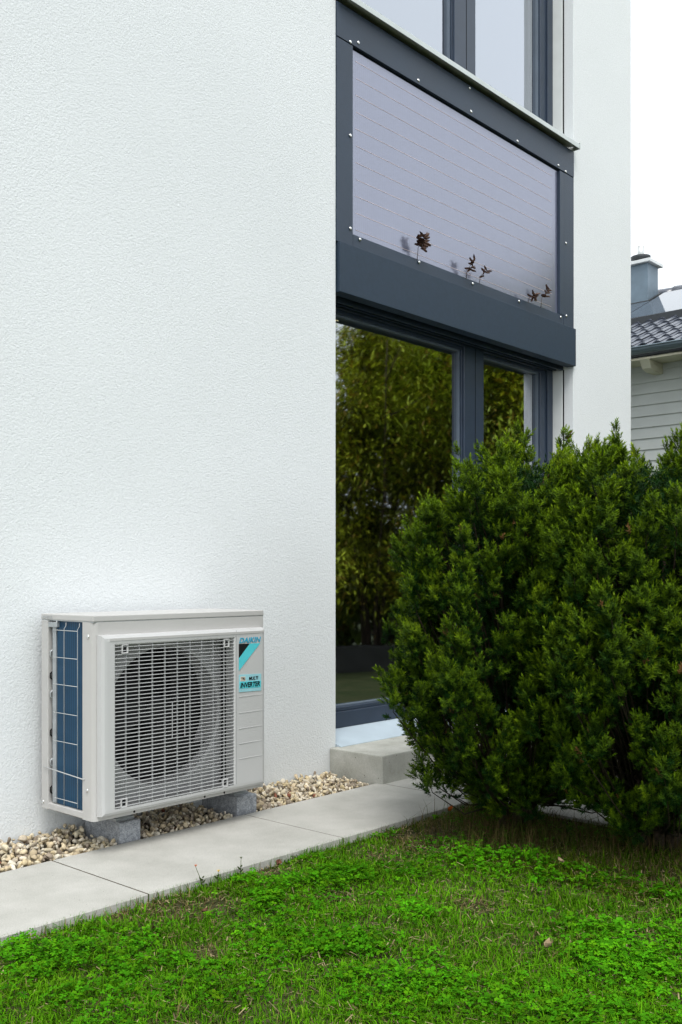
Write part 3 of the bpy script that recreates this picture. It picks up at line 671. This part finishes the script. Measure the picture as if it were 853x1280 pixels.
# ------------------------------------------------------------------ vegetation helpers
def norm(a): return a / np.maximum(np.linalg.norm(a, axis=-1, keepdims=True), 1e-9)
def basis(d):
    """two unit vectors perpendicular to each direction"""
    ref = np.where(np.abs(d[:, 2:3]) < 0.9, np.array([[0, 0, 1.0]]), np.array([[1.0, 0, 0]]))
    u = norm(np.cross(d, ref)); return u, np.cross(d, u)

def yew(name, loc, prof, height, seed, label, n_clump=320, shift=0.0):
    g = np.random.default_rng(seed)
    zs, rs = np.array(prof).T
    t = empty(name, loc, label=label, category='shrub', group='clipped yew shrubs along the terrace edge')
    # clump tips spread over the surface
    P = []
    tries = 0
    while len(P) < n_clump and tries < 60000:
        tries += 1
        z = g.uniform(0.19, height); r = np.interp(z, zs, rs)
        if g.random() > (r + 0.12) / (rs.max() + 0.12): continue
        if z < 0.42 and g.random() < 0.35: continue
        a = g.uniform(0, 2 * math.pi)
        r2 = r * (1 + 0.10 * math.sin(3 * a + seed) + 0.07 * math.sin(5 * a + 7 * z + seed)) 
        r2 *= 1 + g.normal(0, 0.075) - 0.02
        if z > 1.30: r2 *= math.sqrt(g.uniform(0.05, 1))
        p = np.array((r2 * math.cos(a), r2 * math.sin(a) + shift * (z / 1.5) ** 2, z))
        if P and np.min(np.linalg.norm(np.array(P) - p, axis=1)) < 0.066: continue
        P.append(p)
    P = np.array(P); n = len(P)
    out = norm(P * np.array([1, 1, 0.0]) + 1e-6)
    up = np.array([0, 0, 1.0])
    low = np.clip((P[:, 2:3] - 0.1) / 0.5, 0, 1)
    tilt_ = g.normal(0, 0.26, (n, 3)); tilt_[:, 2] = np.abs(tilt_[:, 2])
    ax = norm(out * (0.75 - 0.35 * low) + up * (0.25 + 0.60 * low) + tilt_)
    # each plume carries several rounded tufts, stacked along its axis and tapering to the tip
    kk = 5; Q = np.repeat(np.arange(n), kk); f_ = np.tile(np.linspace(0, 1, kk), n) + g.normal(0, .06, n * kk)
    uu, vv_ = basis(ax[Q]); an = np.tile(np.arange(kk) * 2.4, n) + np.repeat(g.uniform(0, 6.28, n), kk)
    plen = g.uniform(0.08, 0.17, n)[Q]; off_ = 0.052 * np.clip(1.05 - f_, 0, 1) ** .7 * g.uniform(.6, 1.2, n * kk)
    side_ = uu * np.cos(an)[:, None] + vv_ * np.sin(an)[:, None]
    hue = (g.normal(0, .8, n)[Q] + g.normal(0, .5, n * kk))
    P = P[Q] - ax[Q] * (plen * (1 - f_))[:, None] + side_ * off_[:, None]; ax = norm(ax[Q] + side_ * 0.60 * (1 - f_)[:, None]); n = len(P)
    ln = g.uniform(0.065, 0.105, n); wd = g.uniform(0.024, 0.040, n)
    top = (P[:, 2] > 1.36); spear = top & (f_ > .9) & (g.random(n) < 0.45); wd[spear] *= 0.55; ln[spear] *= 1.5; P[spear, 2] += 0.05
    # shoots: base position along the plume, direction fanning out
    k = 23; I = np.repeat(np.arange(n), k); m = len(I)
    s = g.uniform(0, 1, m) ** 0.75
    u, v = basis(ax[I]); ang = g.uniform(0, 2 * math.pi, m)
    rad = norm(u * np.cos(ang)[:, None] + v * np.sin(ang)[:, None])
    fan = (1 - s) * 1.0 + 0.30
    sd_ = norm(ax[I] * (0.75 + 0.5 * s)[:, None] + rad * fan[:, None] + up * 0.25 + g.normal(0, 0.12, (m, 3)))
    w_at = wd[I] * np.sqrt(np.clip(1.08 - s, 0, 1)) * g.uniform(0.2, 1.0, m)
    sb = P[I] - ax[I] * (ln[I] * (1 - s))[:, None] + rad * w_at[:, None]
    sl_ = g.uniform(0.024, 0.044, m) * (0.75 + 0.25 * s)
    depth = s * 0.6 + 0.4 * (w_at / wd[I])
    # inner fill, sparse
    q = 6000; zz = g.uniform(0.42, height - 0.15, q); aa = g.uniform(0, 2 * math.pi, q); rr_ = np.interp(zz, zs, rs) * np.sqrt(g.uniform(0.05, 0.42, q))
    fb = np.stack([rr_ * np.cos(aa), rr_ * np.sin(aa) + shift * (zz / 1.5) ** 2, zz], 1); fd = norm(norm(fb * [1, 1, 0]) * 0.6 + up * 0.6 + g.normal(0, 0.35, (q, 3)))
    sb = np.concatenate([sb, fb]); sd_ = np.concatenate([sd_, fd]); sl_ = np.concatenate([sl_, g.uniform(0.05, 0.08, q)])
    hue_s = np.concatenate([hue[I] * 0.6 + g.normal(0, .5, m), g.normal(-0.3, 0.5, q)]); young_lit = np.concatenate([np.clip(depth * 1.6 - 0.55 + 0.35 * np.clip((P[I][:, 2] - 1.05) / 0.4, 0, 1), 0, 1), np.zeros(q)])  # fresh growth tone; height term paints the sunlit look of the crown top
    m = len(sb)
    # needles
    nn = 17; J = np.repeat(np.arange(m), nn); M_ = len(J)
    f = np.tile((np.arange(nn) + 0.5) / nn, m); u, v = basis(sd_[J]); ph = np.tile(np.arange(nn) * 2.399, m) + np.repeat(g.uniform(0, 6.28, m), nn)
    lat = u * np.cos(ph)[:, None] + v * np.sin(ph)[:, None]
    tipness = np.clip((f - 0.55) / 0.45, 0, 1)
    nd = norm(lat * (1.0 - 0.55 * tipness)[:, None] + sd_[J] * (0.55 + 0.9 * tipness)[:, None] + g.normal(0, 0.12, (M_, 3)))
    nl = g.uniform(0.012, 0.019, M_) * (1 - 0.25 * tipness); nb = sb[J] + sd_[J] * (f * sl_[J])[:, None]
    wv = norm(np.cross(nd, sd_[J] + g.normal(0, .2, (M_, 3)))) * 0.0024
    V = np.empty((M_, 3, 3)); V[:, 0] = nb + wv; V[:, 1] = nb - wv; V[:, 2] = nb + nd * nl[:, None]
    F = np.arange(M_ * 3).reshape(-1, 3)
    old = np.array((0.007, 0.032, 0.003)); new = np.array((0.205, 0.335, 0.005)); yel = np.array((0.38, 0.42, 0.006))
    y = (young_lit[J] * (0.20 + 0.80 * f ** 1.3))[:, None]  # bright ends and dark bases: lit tips put into colour, over real new growth
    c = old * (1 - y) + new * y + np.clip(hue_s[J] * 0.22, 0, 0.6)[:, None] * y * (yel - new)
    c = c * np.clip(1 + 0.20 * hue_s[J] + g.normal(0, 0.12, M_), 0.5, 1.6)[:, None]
    brown = (g.random(m) < 0.004)[J]; c[brown] = (0.16, 0.085, 0.03)
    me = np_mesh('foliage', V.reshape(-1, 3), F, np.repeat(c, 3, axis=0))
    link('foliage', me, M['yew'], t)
    # stems: a handful of trunks, then limbs to the plumes
    lst = []
    for k_ in range(7):
        a = 2 * math.pi * k_ / 7 + g.uniform(-.3, .3); r1 = g.uniform(.10, .22)
        lst.append(([(0.05 * math.cos(a), 0.05 * math.sin(a), -0.05), (0.07 * math.cos(a), 0.07 * math.sin(a), 0.18), (r1 * math.cos(a), r1 * math.sin(a), 0.55), (r1 * 1.3 * math.cos(a + .2), r1 * 1.3 * math.sin(a + .2), 1.15)], [0.024, 0.020, 0.013, 0.004]))
    tubes('trunk', lst, M['bark'], t, 7)
    lst = []
    for i in range(0, n, 3):
        p = P[i] - ax[i] * ln[i] * 0.8; zb_ = max(0.10, p[2] - 0.30 - 0.25 * abs(g.normal())); h = np.hypot(p[0], p[1])
        b0 = np.array((p[0] * 0.28, p[1] * 0.28, zb_)); mid_ = (b0 + p) / 2 + np.array((0, 0, -0.03)) + g.normal(0, .02, 3)
        lst.append(([tuple(b0), tuple(mid_), tuple(p), tuple(P[i] - ax[i] * ln[i] * (.35 if P[i][2] > .5 else .0))], [0.0040, 0.0030, 0.0016, 0.0006]))
    tubes('limb', lst, M['limb'], t, 4)
    return t
PROF = [(0.0, 0.06), (0.08, 0.12), (0.18, 0.21), (0.30, 0.36), (0.45, 0.475), (0.60, 0.52), (0.80, 0.525), (1.0, 0.505), (1.15, 0.485), (1.30, 0.465), (1.40, 0.425), (1.48, 0.34), (1.53, 0.16)]
yew('yew_shrub', (3.46, 2.17, -0.02), [(a * 1.02, b) for a, b in PROF], 1.535, 11, 'dense dark green yew shrub spilling over the paving, left of the two', shift=-0.13)
yew('yew_shrub', (3.50, 1.58, -0.02), [(a * 1.0, b * 1.0) for a, b in PROF], 1.505, 23, 'dense dark green yew shrub cut off by the right picture edge', shift=0.05)

# ------------------------------------------------------------------ lawn
def vnoise(x, y, sc, seed):
    g = np.random.default_rng(seed); T = g.random((64, 64)); x = x * sc; y = y * sc
    xi = np.floor(x).astype(int); yi = np.floor(y).astype(int); fx = x - xi; fy = y - yi; fx = fx * fx * (3 - 2 * fx); fy = fy * fy * (3 - 2 * fy)
    a = T[xi % 64, yi % 64]; b = T[(xi + 1) % 64, yi % 64]; c = T[xi % 64, (yi + 1) % 64]; d = T[(xi + 1) % 64, (yi + 1) % 64]
    return (a * (1 - fx) + b * fx) * (1 - fy) + (c * (1 - fx) + d * fx) * fy
BARE = [(1.90, 2.42, 0.09), (2.02, 2.34, 0.07), (1.30, 2.42, 0.05), (2.55, 1.75, 0.07), (1.75, 2.05, 0.05), (2.3, 2.1, 0.05), (2.62, 1.25, 0.06), (2.35, 2.46, 0.06), (2.95, 2.25, 0.09), (3.05, 2.40, 0.09), (2.75, 2.28, 0.06), (3.25, 2.02, 0.12), (1.75, 2.47, 0.05), (1.5, 2.44, 0.05), (3.2, 2.3, .15)]
def bare(x, y):
    b = np.zeros_like(x)
    for bx, by, br in BARE: b = np.maximum(b, np.exp(-((x - bx) ** 2 + (y - by) ** 2) / (br * br)))
    return b
def under(x, y):    # ground beneath the shrubs: sparse, dry, long grass
    return np.clip(np.maximum(1 - np.hypot(x - 3.46, y - 2.17) / 0.66, 1 - np.hypot(x - 3.50, y - 1.58) / 0.66) * 1.5, 0, 1) * (0.55 + 0.9 * vnoise(x, y, 6, 21)).clip(0, 1)
def zoff(x, y): return -0.030 + 0.010 * np.sin(x * 5.1 + y * 2) * np.sin(y * 4.3 + 1) * np.clip((2.45 - y) * 4, 0, 1)
def lawn():
    g = np.random.default_rng(31)
    # ---- grass blades
    N1 = 215000; N2 = 22000
    x = np.concatenate([g.uniform(0.9, 3.645, N1), g.uniform(-1.7, 3.645, N2)]); y = np.concatenate([g.uniform(0.7, 2.515, N1), g.uniform(-0.7, 2.515, N2)])
    bf, un = bare(x, y), under(x, y); tuft = vnoise(x, y, 9, 1); big = vnoise(x, y, 2.2, 2)
    keep = g.random(len(x)) < np.clip((0.45 + 0.65 * tuft) * (1 - 0.72 * bf) * (1 - 0.55 * un), 0, 1)
    x, y, bf, un, tuft, big = (q[keep] for q in (x, y, bf, un, tuft, big)); n = len(x)
    hgt = g.gamma(5, 0.0034, n) * (0.65 + 0.6 * tuft) * (1 - 0.35 * bf) * (1 + 0.7 * un); hgt = np.clip(hgt, 0.008, 0.08)
    long_ = g.random(n) < 0.006; hgt[long_] *= 1.9
    edge = y > 2.47; hgt[edge] = np.minimum(hgt[edge], 0.028)
    a = g.uniform(0, 6.283, n); lean = g.uniform(0.45, 1.45, n); wid = g.uniform(0.0008, 0.0018, n) * (1 + 0.5 * long_)
    d = np.stack([np.cos(a), np.sin(a), np.zeros(n)], 1); sd2 = np.stack([-np.sin(a), np.cos(a), np.zeros(n)], 1)
    b = np.stack([x, y, zoff(x, y)], 1); up = np.array([0, 0, 1.0])
    p1 = b + up * (hgt * 0.6)[:, None] + d * (hgt * lean * 0.25)[:, None]
    p2 = p1 + up * (hgt * 0.40 * (1.1 - 0.72 * lean))[:, None] + d * (hgt * lean * 0.60)[:, None]
    over = p2[:, 1] > 2.505; p2[over, 1] = 2.505 + (p2[over, 1] - 2.505) * 0.6; p2[over, 2] = np.maximum(p2[over, 2], 0.006)
    V = np.empty((n, 5, 3)); w = sd2 * wid[:, None]
    V[:, 0] = b - w; V[:, 1] = b + w; V[:, 2] = p1 + w * .9; V[:, 3] = p1 - w * .9; V[:, 4] = p2
    base = np.arange(n)[:, None] * 5
    F = np.concatenate([base + [0, 1, 2], base + [0, 2, 3], base + [3, 2, 4]])
    dry = np.clip(0.040 + 0.75 * bf + 0.42 * un + 0.10 * (big < 0.25), 0, 0.95); isdry = g.random(n) < dry
    c = np.array((0.080, 0.255, 0.004)) * (1 - big[:, None] * 0.45) + np.array((0.13, 0.24, 0.006)) * big[:, None] * 0.5
    c = c * (g.uniform(0.55, 1.35, n) * (0.7 + 0.6 * vnoise(x, y, 4.1, 13)))[:, None]
    lt_ = g.random(n) < 0.10; c[lt_] = np.array((0.17, 0.30, 0.02)) * g.uniform(.7, 1.2, lt_.sum())[:, None]
    c[isdry] = np.array((0.17, 0.135, 0.055)) * g.uniform(0.4, 1.4, isdry.sum())[:, None]
    ud = (~isdry) & (un > 0.15); c[ud] *= np.array((0.85, 0.62, 0.9))
    me = np_mesh('grass', V.reshape(-1, 3), F, np.repeat(c, 5, axis=0))
    link('grass', me, M['blade'], kind='stuff', label='bright green uneven lawn grass in front of the paving', category='grass')
    # ---- clover and small broad-leaved weeds
    N1 = 90000; N2 = 10000
    x = np.concatenate([g.uniform(0.9, 3.6, N1), g.uniform(-1.6, 3.6, N2)]); y = np.concatenate([g.uniform(0.7, 2.478, N1), g.uniform(-0.6, 2.478, N2)])
    bf, un = bare(x, y), under(x, y); tuft = vnoise(x, y, 5, 8); t2 = vnoise(x, y, 14, 9)
    keep = g.random(len(x)) < np.clip((2.1 * tuft - 0.55) * (1.9 * t2 - 0.35), 0, 0.9) * (1 - 0.9 * bf) * (1 - 0.75 * un)
    x, y, tuft = x[keep], y[keep], tuft[keep]; n = len(x)
    h = g.uniform(0.012, 0.034, n) * (0.7 + 0.6 * tuft); r = g.gamma(6, 0.00080, n).clip(0.0022, 0.0100); a0 = g.uniform(0, 6.283, n)
    tl = norm(np.stack([g.normal(0, .32, n), g.normal(0, .32, n), np.ones(n)], 1)); u, v = basis(tl)
    ctr = np.stack([x, y, zoff(x, y) + h], 1); VV = []; FF = []; CC = []
    col = np.array((0.056, 0.245, 0.004)) * (g.uniform(0.5, 1.25, n) * (0.65 + 0.7 * vnoise(x, y, 3.3, 12)))[:, None] + np.array((0.05, 0.05, 0.0)) * (g.random(n) ** 3)[:, None]
    off = 0
    for k in range(3):
        a = a0 + k * 2.094
        d = u * np.cos(a)[:, None] + v * np.sin(a)[:, None]; s = np.cross(tl, d); R_ = r[:, None]
        Q = np.stack([ctr, ctr + d * R_ * .75 + s * R_ * .62 + tl * R_ * .22, ctr + d * R_ * 1.55 + s * R_ * .38 + tl * R_ * .05, ctr + d * R_ * 1.45, ctr + d * R_ * 1.55 - s * R_ * .38 + tl * R_ * .05, ctr + d * R_ * .75 - s * R_ * .62 + tl * R_ * .22], 1)
        VV.append(Q.reshape(-1, 3)); b_ = np.arange(n)[:, None] * 6 + off
        FF += [b_ + [0, 1, 2, 3], b_ + [0, 3, 4, 5]]; off += n * 6
        CC.append(np.repeat(col * g.uniform(0.9, 1.1, n)[:, None], 6, axis=0))
    me = np_mesh('clover', np.concatenate(VV), np.concatenate(FF), np.concatenate(CC))
    link('clover', me, M['clover'], kind='stuff', label='patches of small clover leaves spread through the lawn', category='clover')
    # ---- straw and thatch lying on bare earth
    n = 16000; x = g.uniform(0.9, 3.64, n); y = g.uniform(0.7, 2.50, n); kp = g.random(n) < np.clip(0.30 + bare(x, y) + 0.7 * under(x, y), 0, 1); x, y = x[kp], y[kp]; n = len(x)
    a = g.uniform(0, 6.283, n); L_ = g.uniform(0.006, 0.03, n); d = np.stack([np.cos(a), np.sin(a), g.normal(0, .25, n)], 1) * L_[:, None]; w = np.stack([-np.sin(a), np.cos(a), np.zeros(n)], 1) * g.uniform(.0006, .0018, n)[:, None]
    b = np.stack([x, y, zoff(x, y) + g.uniform(0.004, 0.022, n)], 1)
    V = np.stack([b - d * .5 - w, b + d * .5 - w, b + d * .5 + w, b - d * .5 + w], 1)
    c = np.array((0.36, 0.29, 0.16)) * g.uniform(0.3, 1.3, n)[:, None]
    me = np_mesh('thatch', V.reshape(-1, 3), np.arange(n * 4).reshape(-1, 4), np.repeat(c, 4, axis=0))
    link('thatch', me, M['blade'], kind='stuff', label='dry straw and thatch on the bare spots of the lawn', category='straw')
    # ---- long dry grass tuft round the shrub foot
    n = 2000; pick = g.random(n) < 0.62
    x = np.where(pick, g.normal(3.28, 0.13, n), g.normal(3.42, 0.10, n)); y = np.where(pick, g.normal(2.10, 0.15, n), g.normal(1.62, 0.16, n)); kp = (x < 3.62) & (y < 2.48); x, y = x[kp], y[kp]; n = len(x)
    a = g.uniform(0, 6.283, n); hgt = g.uniform(0.04, 0.14, n); lean = g.uniform(.3, 1.3, n)
    d = np.stack([np.cos(a), np.sin(a), np.zeros(n)], 1); s = np.stack([-np.sin(a), np.cos(a), np.zeros(n)], 1) * 0.0010; b = np.stack([x, y, zoff(x, y)], 1)
    p1 = b + up * (hgt * .6)[:, None] + d * (hgt * lean * .25)[:, None]; p2 = p1 + up * (hgt * .25)[:, None] + d * (hgt * lean * .6)[:, None]
    V = np.stack([b - s, b + s, p1 + s * .8, p1 - s * .8, p2], 1); base = np.arange(n)[:, None] * 5
    c = np.where((g.random(n) < .55)[:, None], np.array((0.11, 0.080, 0.033)), np.array((0.055, 0.085, 0.012))) * g.uniform(.5, 1.3, n)[:, None]
    me = np_mesh('dry_grass', V.reshape(-1, 3), np.concatenate([base + [0, 1, 2], base + [0, 2, 3], base + [3, 2, 4]]), np.repeat(c, 5, axis=0))
    link('dry_grass', me, M['blade'], kind='stuff', label='long dry brown grass round the foot of the yew shrubs', category='grass')
lawn()

# ------------------------------------------------------------------ fallen leaves and weeds
def leaf_mesh(L, Wd, curl, seed):
    g = random.Random(seed); bm = bmesh.new(); rows = []
    for i in range(6):
        f = i / 5; w = Wd * math.sin(math.pi * (0.08 + 0.88 * f)) * (1 + g.uniform(-.15, .15)); row = []
        for s in (-1, -0.5, 0, 0.5, 1):
            row.append(bm.verts.new((f * L - L / 2, s * w, curl * ((f - .5) ** 2 * 2 + s * s * 0.8) * L + g.uniform(-.03, .03) * L)))
        rows.append(row)
    for i in range(5):
        for j in range(4): bm.faces.new((rows[i][j], rows[i+1][j], rows[i+1][j+1], rows[i][j+1]))
    return bm_done(bm, smooth=True)
for k, (x, y, z, L, m, lab) in enumerate([
        (2.355, 2.415, 0.004, 0.034, 'deadleaf', 'dark red-brown curled leaf lying by the paving edge'),
        (2.30, 1.345, 0.006, 0.040, 'paleleaf', 'tan dead leaf lying in the middle of the lawn'),
        (3.02, 1.72, 0.004, 0.03, 'paleleaf', 'pale dead leaf on the lawn in front of the shrubs'),
        (2.365, 0.965, 0.006, 0.045, 'paleleaf', 'brown dead leaf near the lower right picture corner'),
        (1.885, 2.235, 0.003, 0.02, 'deadleaf', 'small red-brown leaf on the lawn below the paving joint'),
        (3.345, 2.418, 0.012, 0.032, 'orange', 'bright orange leaf at the paving edge beside the yew')]):
    o = link('fallen_leaf', leaf_mesh(L, L * 0.3, 0.35 if k != 5 else .6, k), M[m], label=lab, category='leaf', group='fallen leaves')
    o.location = (x, y, z + 0.006); o.rotation_euler = (random.uniform(-.4, .4), random.uniform(-.4, .4), random.uniform(0, 6))
def weed(x, y, h, m, lab, lean=(0.02, 0.0)):
    t = empty('weed', (x, y, -0.03), label=lab, category='weed', group='small weeds along the paving edge')
    tubes('stem', [([(0, 0, 0), (lean[0] * .4, lean[1] * .4, h * .55), (lean[0], lean[1], h)], [0.0014, 0.0011, 0.0009])], M['stemg'], t, 5)
    bm = bmesh.new()
    for k in range(9):
        a = 2 * math.pi * k / 9; r = 0.006
        q = [(0, 0, 0), (r * .6 * math.cos(a - .3), r * .6 * math.sin(a - .3), .005), (r * math.cos(a), r * math.sin(a), .009), (r * .6 * math.cos(a + .3), r * .6 * math.sin(a + .3), .005)]
        bm.faces.new([bm.verts.new(p) for p in q])
    f = link('flower', bm_done(bm), M[m], t); f.location = (*lean, h)
    for k in range(4):
        l = link('leaf', leaf_mesh(0.016, 0.0028, 0.3, 40 + k), M['stemg'], t); a = 1.5 * k
        l.location = (0.007 * math.cos(a), 0.007 * math.sin(a), 0.022 + .006 * k); l.rotation_euler = (0, -0.5, a)
weed(2.090, 2.492, 0.075, 'orange', 'thin weed with an orange bud at the paving edge', (-0.018, 0.012))
weed(2.135, 2.470, 0.050, 'yellow', 'tiny yellow flower at the paving edge', (0.004, 0.0))
weed(2.255, 2.492, 0.06, 'stemg', 'thin green weed leaning over the paving edge', (0.012, 0.01))

# ------------------------------------------------------------------ dark red sprigs at the foot of the glass panel
def sprig(x, z, h, n, L, lab, seed, spread=1.0):
    g = random.Random(seed); y = W - 0.006
    t = empty('sprig', (x, y - 0.012, z), label=lab, category='sprig', group='dark red sprigs growing along the glass panel')
    t.rotation_euler.z = R(-32); L *= 1.0; h *= 1.0
    top = (0.035, -0.03, h)
    tubes('stem', [([(0, 0.006, -0.01), (0.002, -0.004, h * .5), top], [0.002, 0.0016, 0.001])], M['redleaf'], t, 5)
    for k in range(n):
        f = 0.42 + 0.58 * (k + 1) / n; side = 1 if k % 2 else -1
        th = R(90) - side * R(g.uniform(12, 135) * (1.25 - 0.45 * f)) * spread
        LL = L * g.uniform(.75, 1.1)
        l = link('leaf', leaf_mesh(LL, L * .17, -0.35 * side, seed * 7 + k), M['redleaf'], t)
        l.location = (top[0] * f + math.cos(th) * LL * .54, top[1] * f + 0.006 * (g.random() - .5), h * f + math.sin(th) * LL * .54)
        l.rotation_euler = (R(90) + g.uniform(-.5, .5), -th, 0)
    return t
sprig(4.325, 2.731, 0.11, 22, 0.044, 'largest dark red leafy sprig in front of the glass panel, left', 3)
sprig(4.79, 2.731, 0.085, 13, 0.036, 'dark red palm-like sprig halfway along the glass panel', 5)
sprig(4.925, 2.731, 0.065, 6, 0.036, 'small two-leaved red sprig just right of the palm-like one', 6)
sprig(5.47, 2.731, 0.035, 12, 0.038, 'low brownish sprig clump near the right end of the glass panel', 8, 1.7)
sprig(5.625, 2.731, 0.10, 10, 0.036, 'thin upright red sprig nearest the right end of the glass panel', 9)

# ------------------------------------------------------------------ garden behind the camera's right shoulder, mirrored in the patio glass
B0 = np.array((8.0, 0.28)); BD = np.array((0.67, 0.742))
def along(t_, off=0.0): return B0 + BD * t_ + np.array((0.742, -0.67)) * off
pl_ = empty('planter_wall', (0, 0, 0), label='low dark planter wall mirrored in the patio glass', category='wall')
bm = bmesh.new(); q0, q1, q2, q3 = along(-2.6), along(2.6), along(2.6, 0.22), along(-2.6, 0.22)
lo = [bm.verts.new((*q, -0.1)) for q in (q0, q1, q2, q3)]; hi = [bm.verts.new((*q, 0.25)) for q in (q0, q1, q2, q3)]
bm.faces.new(lo); bm.faces.new(hi)
for i in range(4): bm.faces.new((lo[i], lo[(i+1) % 4], hi[(i+1) % 4], hi[i]))
link('wall', bm_done(bm, 0.006, 1), M['planter'], pl_)
def tree(t_, off, H, cr, seed, lab, base_col, n=28000, z0=0.7, leaf=0.060):
    g = np.random.default_rng(seed); p = along(t_, off)
    t = empty('garden_tree', (p[0], p[1], -0.03), label=lab, category='tree', group='garden trees mirrored in the patio glass')
    lst = []; tips = []
    for k in range(6):
        a = 6.283 * k / 6 + g.uniform(-.4, .4); rr = g.uniform(.3, .8) * cr; hh = H * g.uniform(.6, .95)
        pts = [(0.08 * math.cos(a), 0.08 * math.sin(a), 0), (0.12 * math.cos(a), 0.12 * math.sin(a), H * .15), (rr * .5 * math.cos(a), rr * .5 * math.sin(a), hh * .55), (rr * math.cos(a + .2), rr * math.sin(a + .2), hh)]
        lst.append((pts, [0.030, 0.024, 0.014, 0.005]))
        for f in range(4):
            b = np.array(pts[2]) * (1 - f / 4) + np.array(pts[3]) * f / 4; aa = g.uniform(0, 6.283); e = b + np.array((math.cos(aa) * .5, math.sin(aa) * .5, .25)); lst.append(([tuple(b), tuple(e)], [0.012, 0.003])); tips.append(e)
    tubes('trunk', lst, M['bark'], t, 6)
    # clumps of leaves
    nc = 95; ca = g.uniform(0, 6.283, nc); cz = g.uniform(z0, H, nc); prof = np.interp(cz / H, [0, .2, .5, .8, 1], [.55, .95, 1.0, .7, .2]); crr = cr * prof * np.sqrt(g.uniform(.1, 1, nc))
    C = np.stack([crr * np.cos(ca), crr * np.sin(ca), cz], 1); I = g.integers(0, nc, n); cd = norm(g.normal(0, 1, (nc, 3)) * [1, 1, .4] + np.array((0, 0, -.25))); sg = g.normal(0, 1, (n, 3)) * .15; P = C[I] + sg + cd[I] * (g.normal(0, .24, n))[:, None]
    d = norm(g.normal(0, .55, (n, 3)) + cd[I]); u, v = basis(d); L_ = g.uniform(.6, 1.2, n)[:, None] * leaf
    V = np.stack([P, P + d * L_ * .7 + u * L_ * .20, P + d * L_ * 1.4, P + d * L_ * .7 - u * L_ * .20], 1)
    hue = g.normal(0, 1, nc)[I]; c = np.array(base_col) * np.array((1.6, 1.75, 1.3)) * np.clip(1 + .55 * hue + g.normal(0, .22, n), .25, 2.2)[:, None]
    yl = g.random(n) < .10 + .12 * (hue > .8); c[yl] = np.array((.32, .22, .02)) * g.uniform(.7, 1.2, yl.sum())[:, None]
    link('crown', np_mesh('crown', V.reshape(-1, 3), np.arange(n * 4).reshape(-1, 4), np.repeat(c, 4, axis=0)), M['leaf'], t)
tree(-1.25, 0.75, 3.35, 1.15, 1, 'yellow-green garden tree mirrored at the left edge of the patio glass', (0.20, 0.20, 0.015))
tree(0.05, 0.85, 3.75, 1.25, 2, 'leaning many-stemmed garden tree mirrored in the left patio pane', (0.20, 0.21, 0.015), 30000)
tree(1.15, 0.95, 4.2, 1.25, 3, 'olive-green garden tree mirrored just left of the door mullion', (0.17, 0.20, 0.015), 30000)
tree(2.35, 0.9, 4.6, 1.20, 4, 'yellowish garden tree mirrored in the right patio pane', (0.24, 0.23, 0.015))
tree(-2.5, 1.3, 3.6, 1.3, 5, 'dark garden tree behind the low planter wall, mirrored beside the white wall edge', (0.07, 0.11, 0.02))
tree(0.6, 2.6, 4.0, 1.9, 6, 'dark green garden tree standing behind the others in the mirrored garden', (0.06, 0.085, 0.012), 30000, 0.1, 0.18)
tree(-1.8, 2.6, 3.7, 1.7, 7, 'rearmost dark garden tree in the mirrored garden, on its left', (0.06, 0.085, 0.012), 30000, 0.1, 0.18)
tree(2.6, 2.8, 4.4, 1.7, 8, 'rear dark garden tree in the mirrored garden, on its right', (0.06, 0.085, 0.012), 28000, 0.1, 0.18)
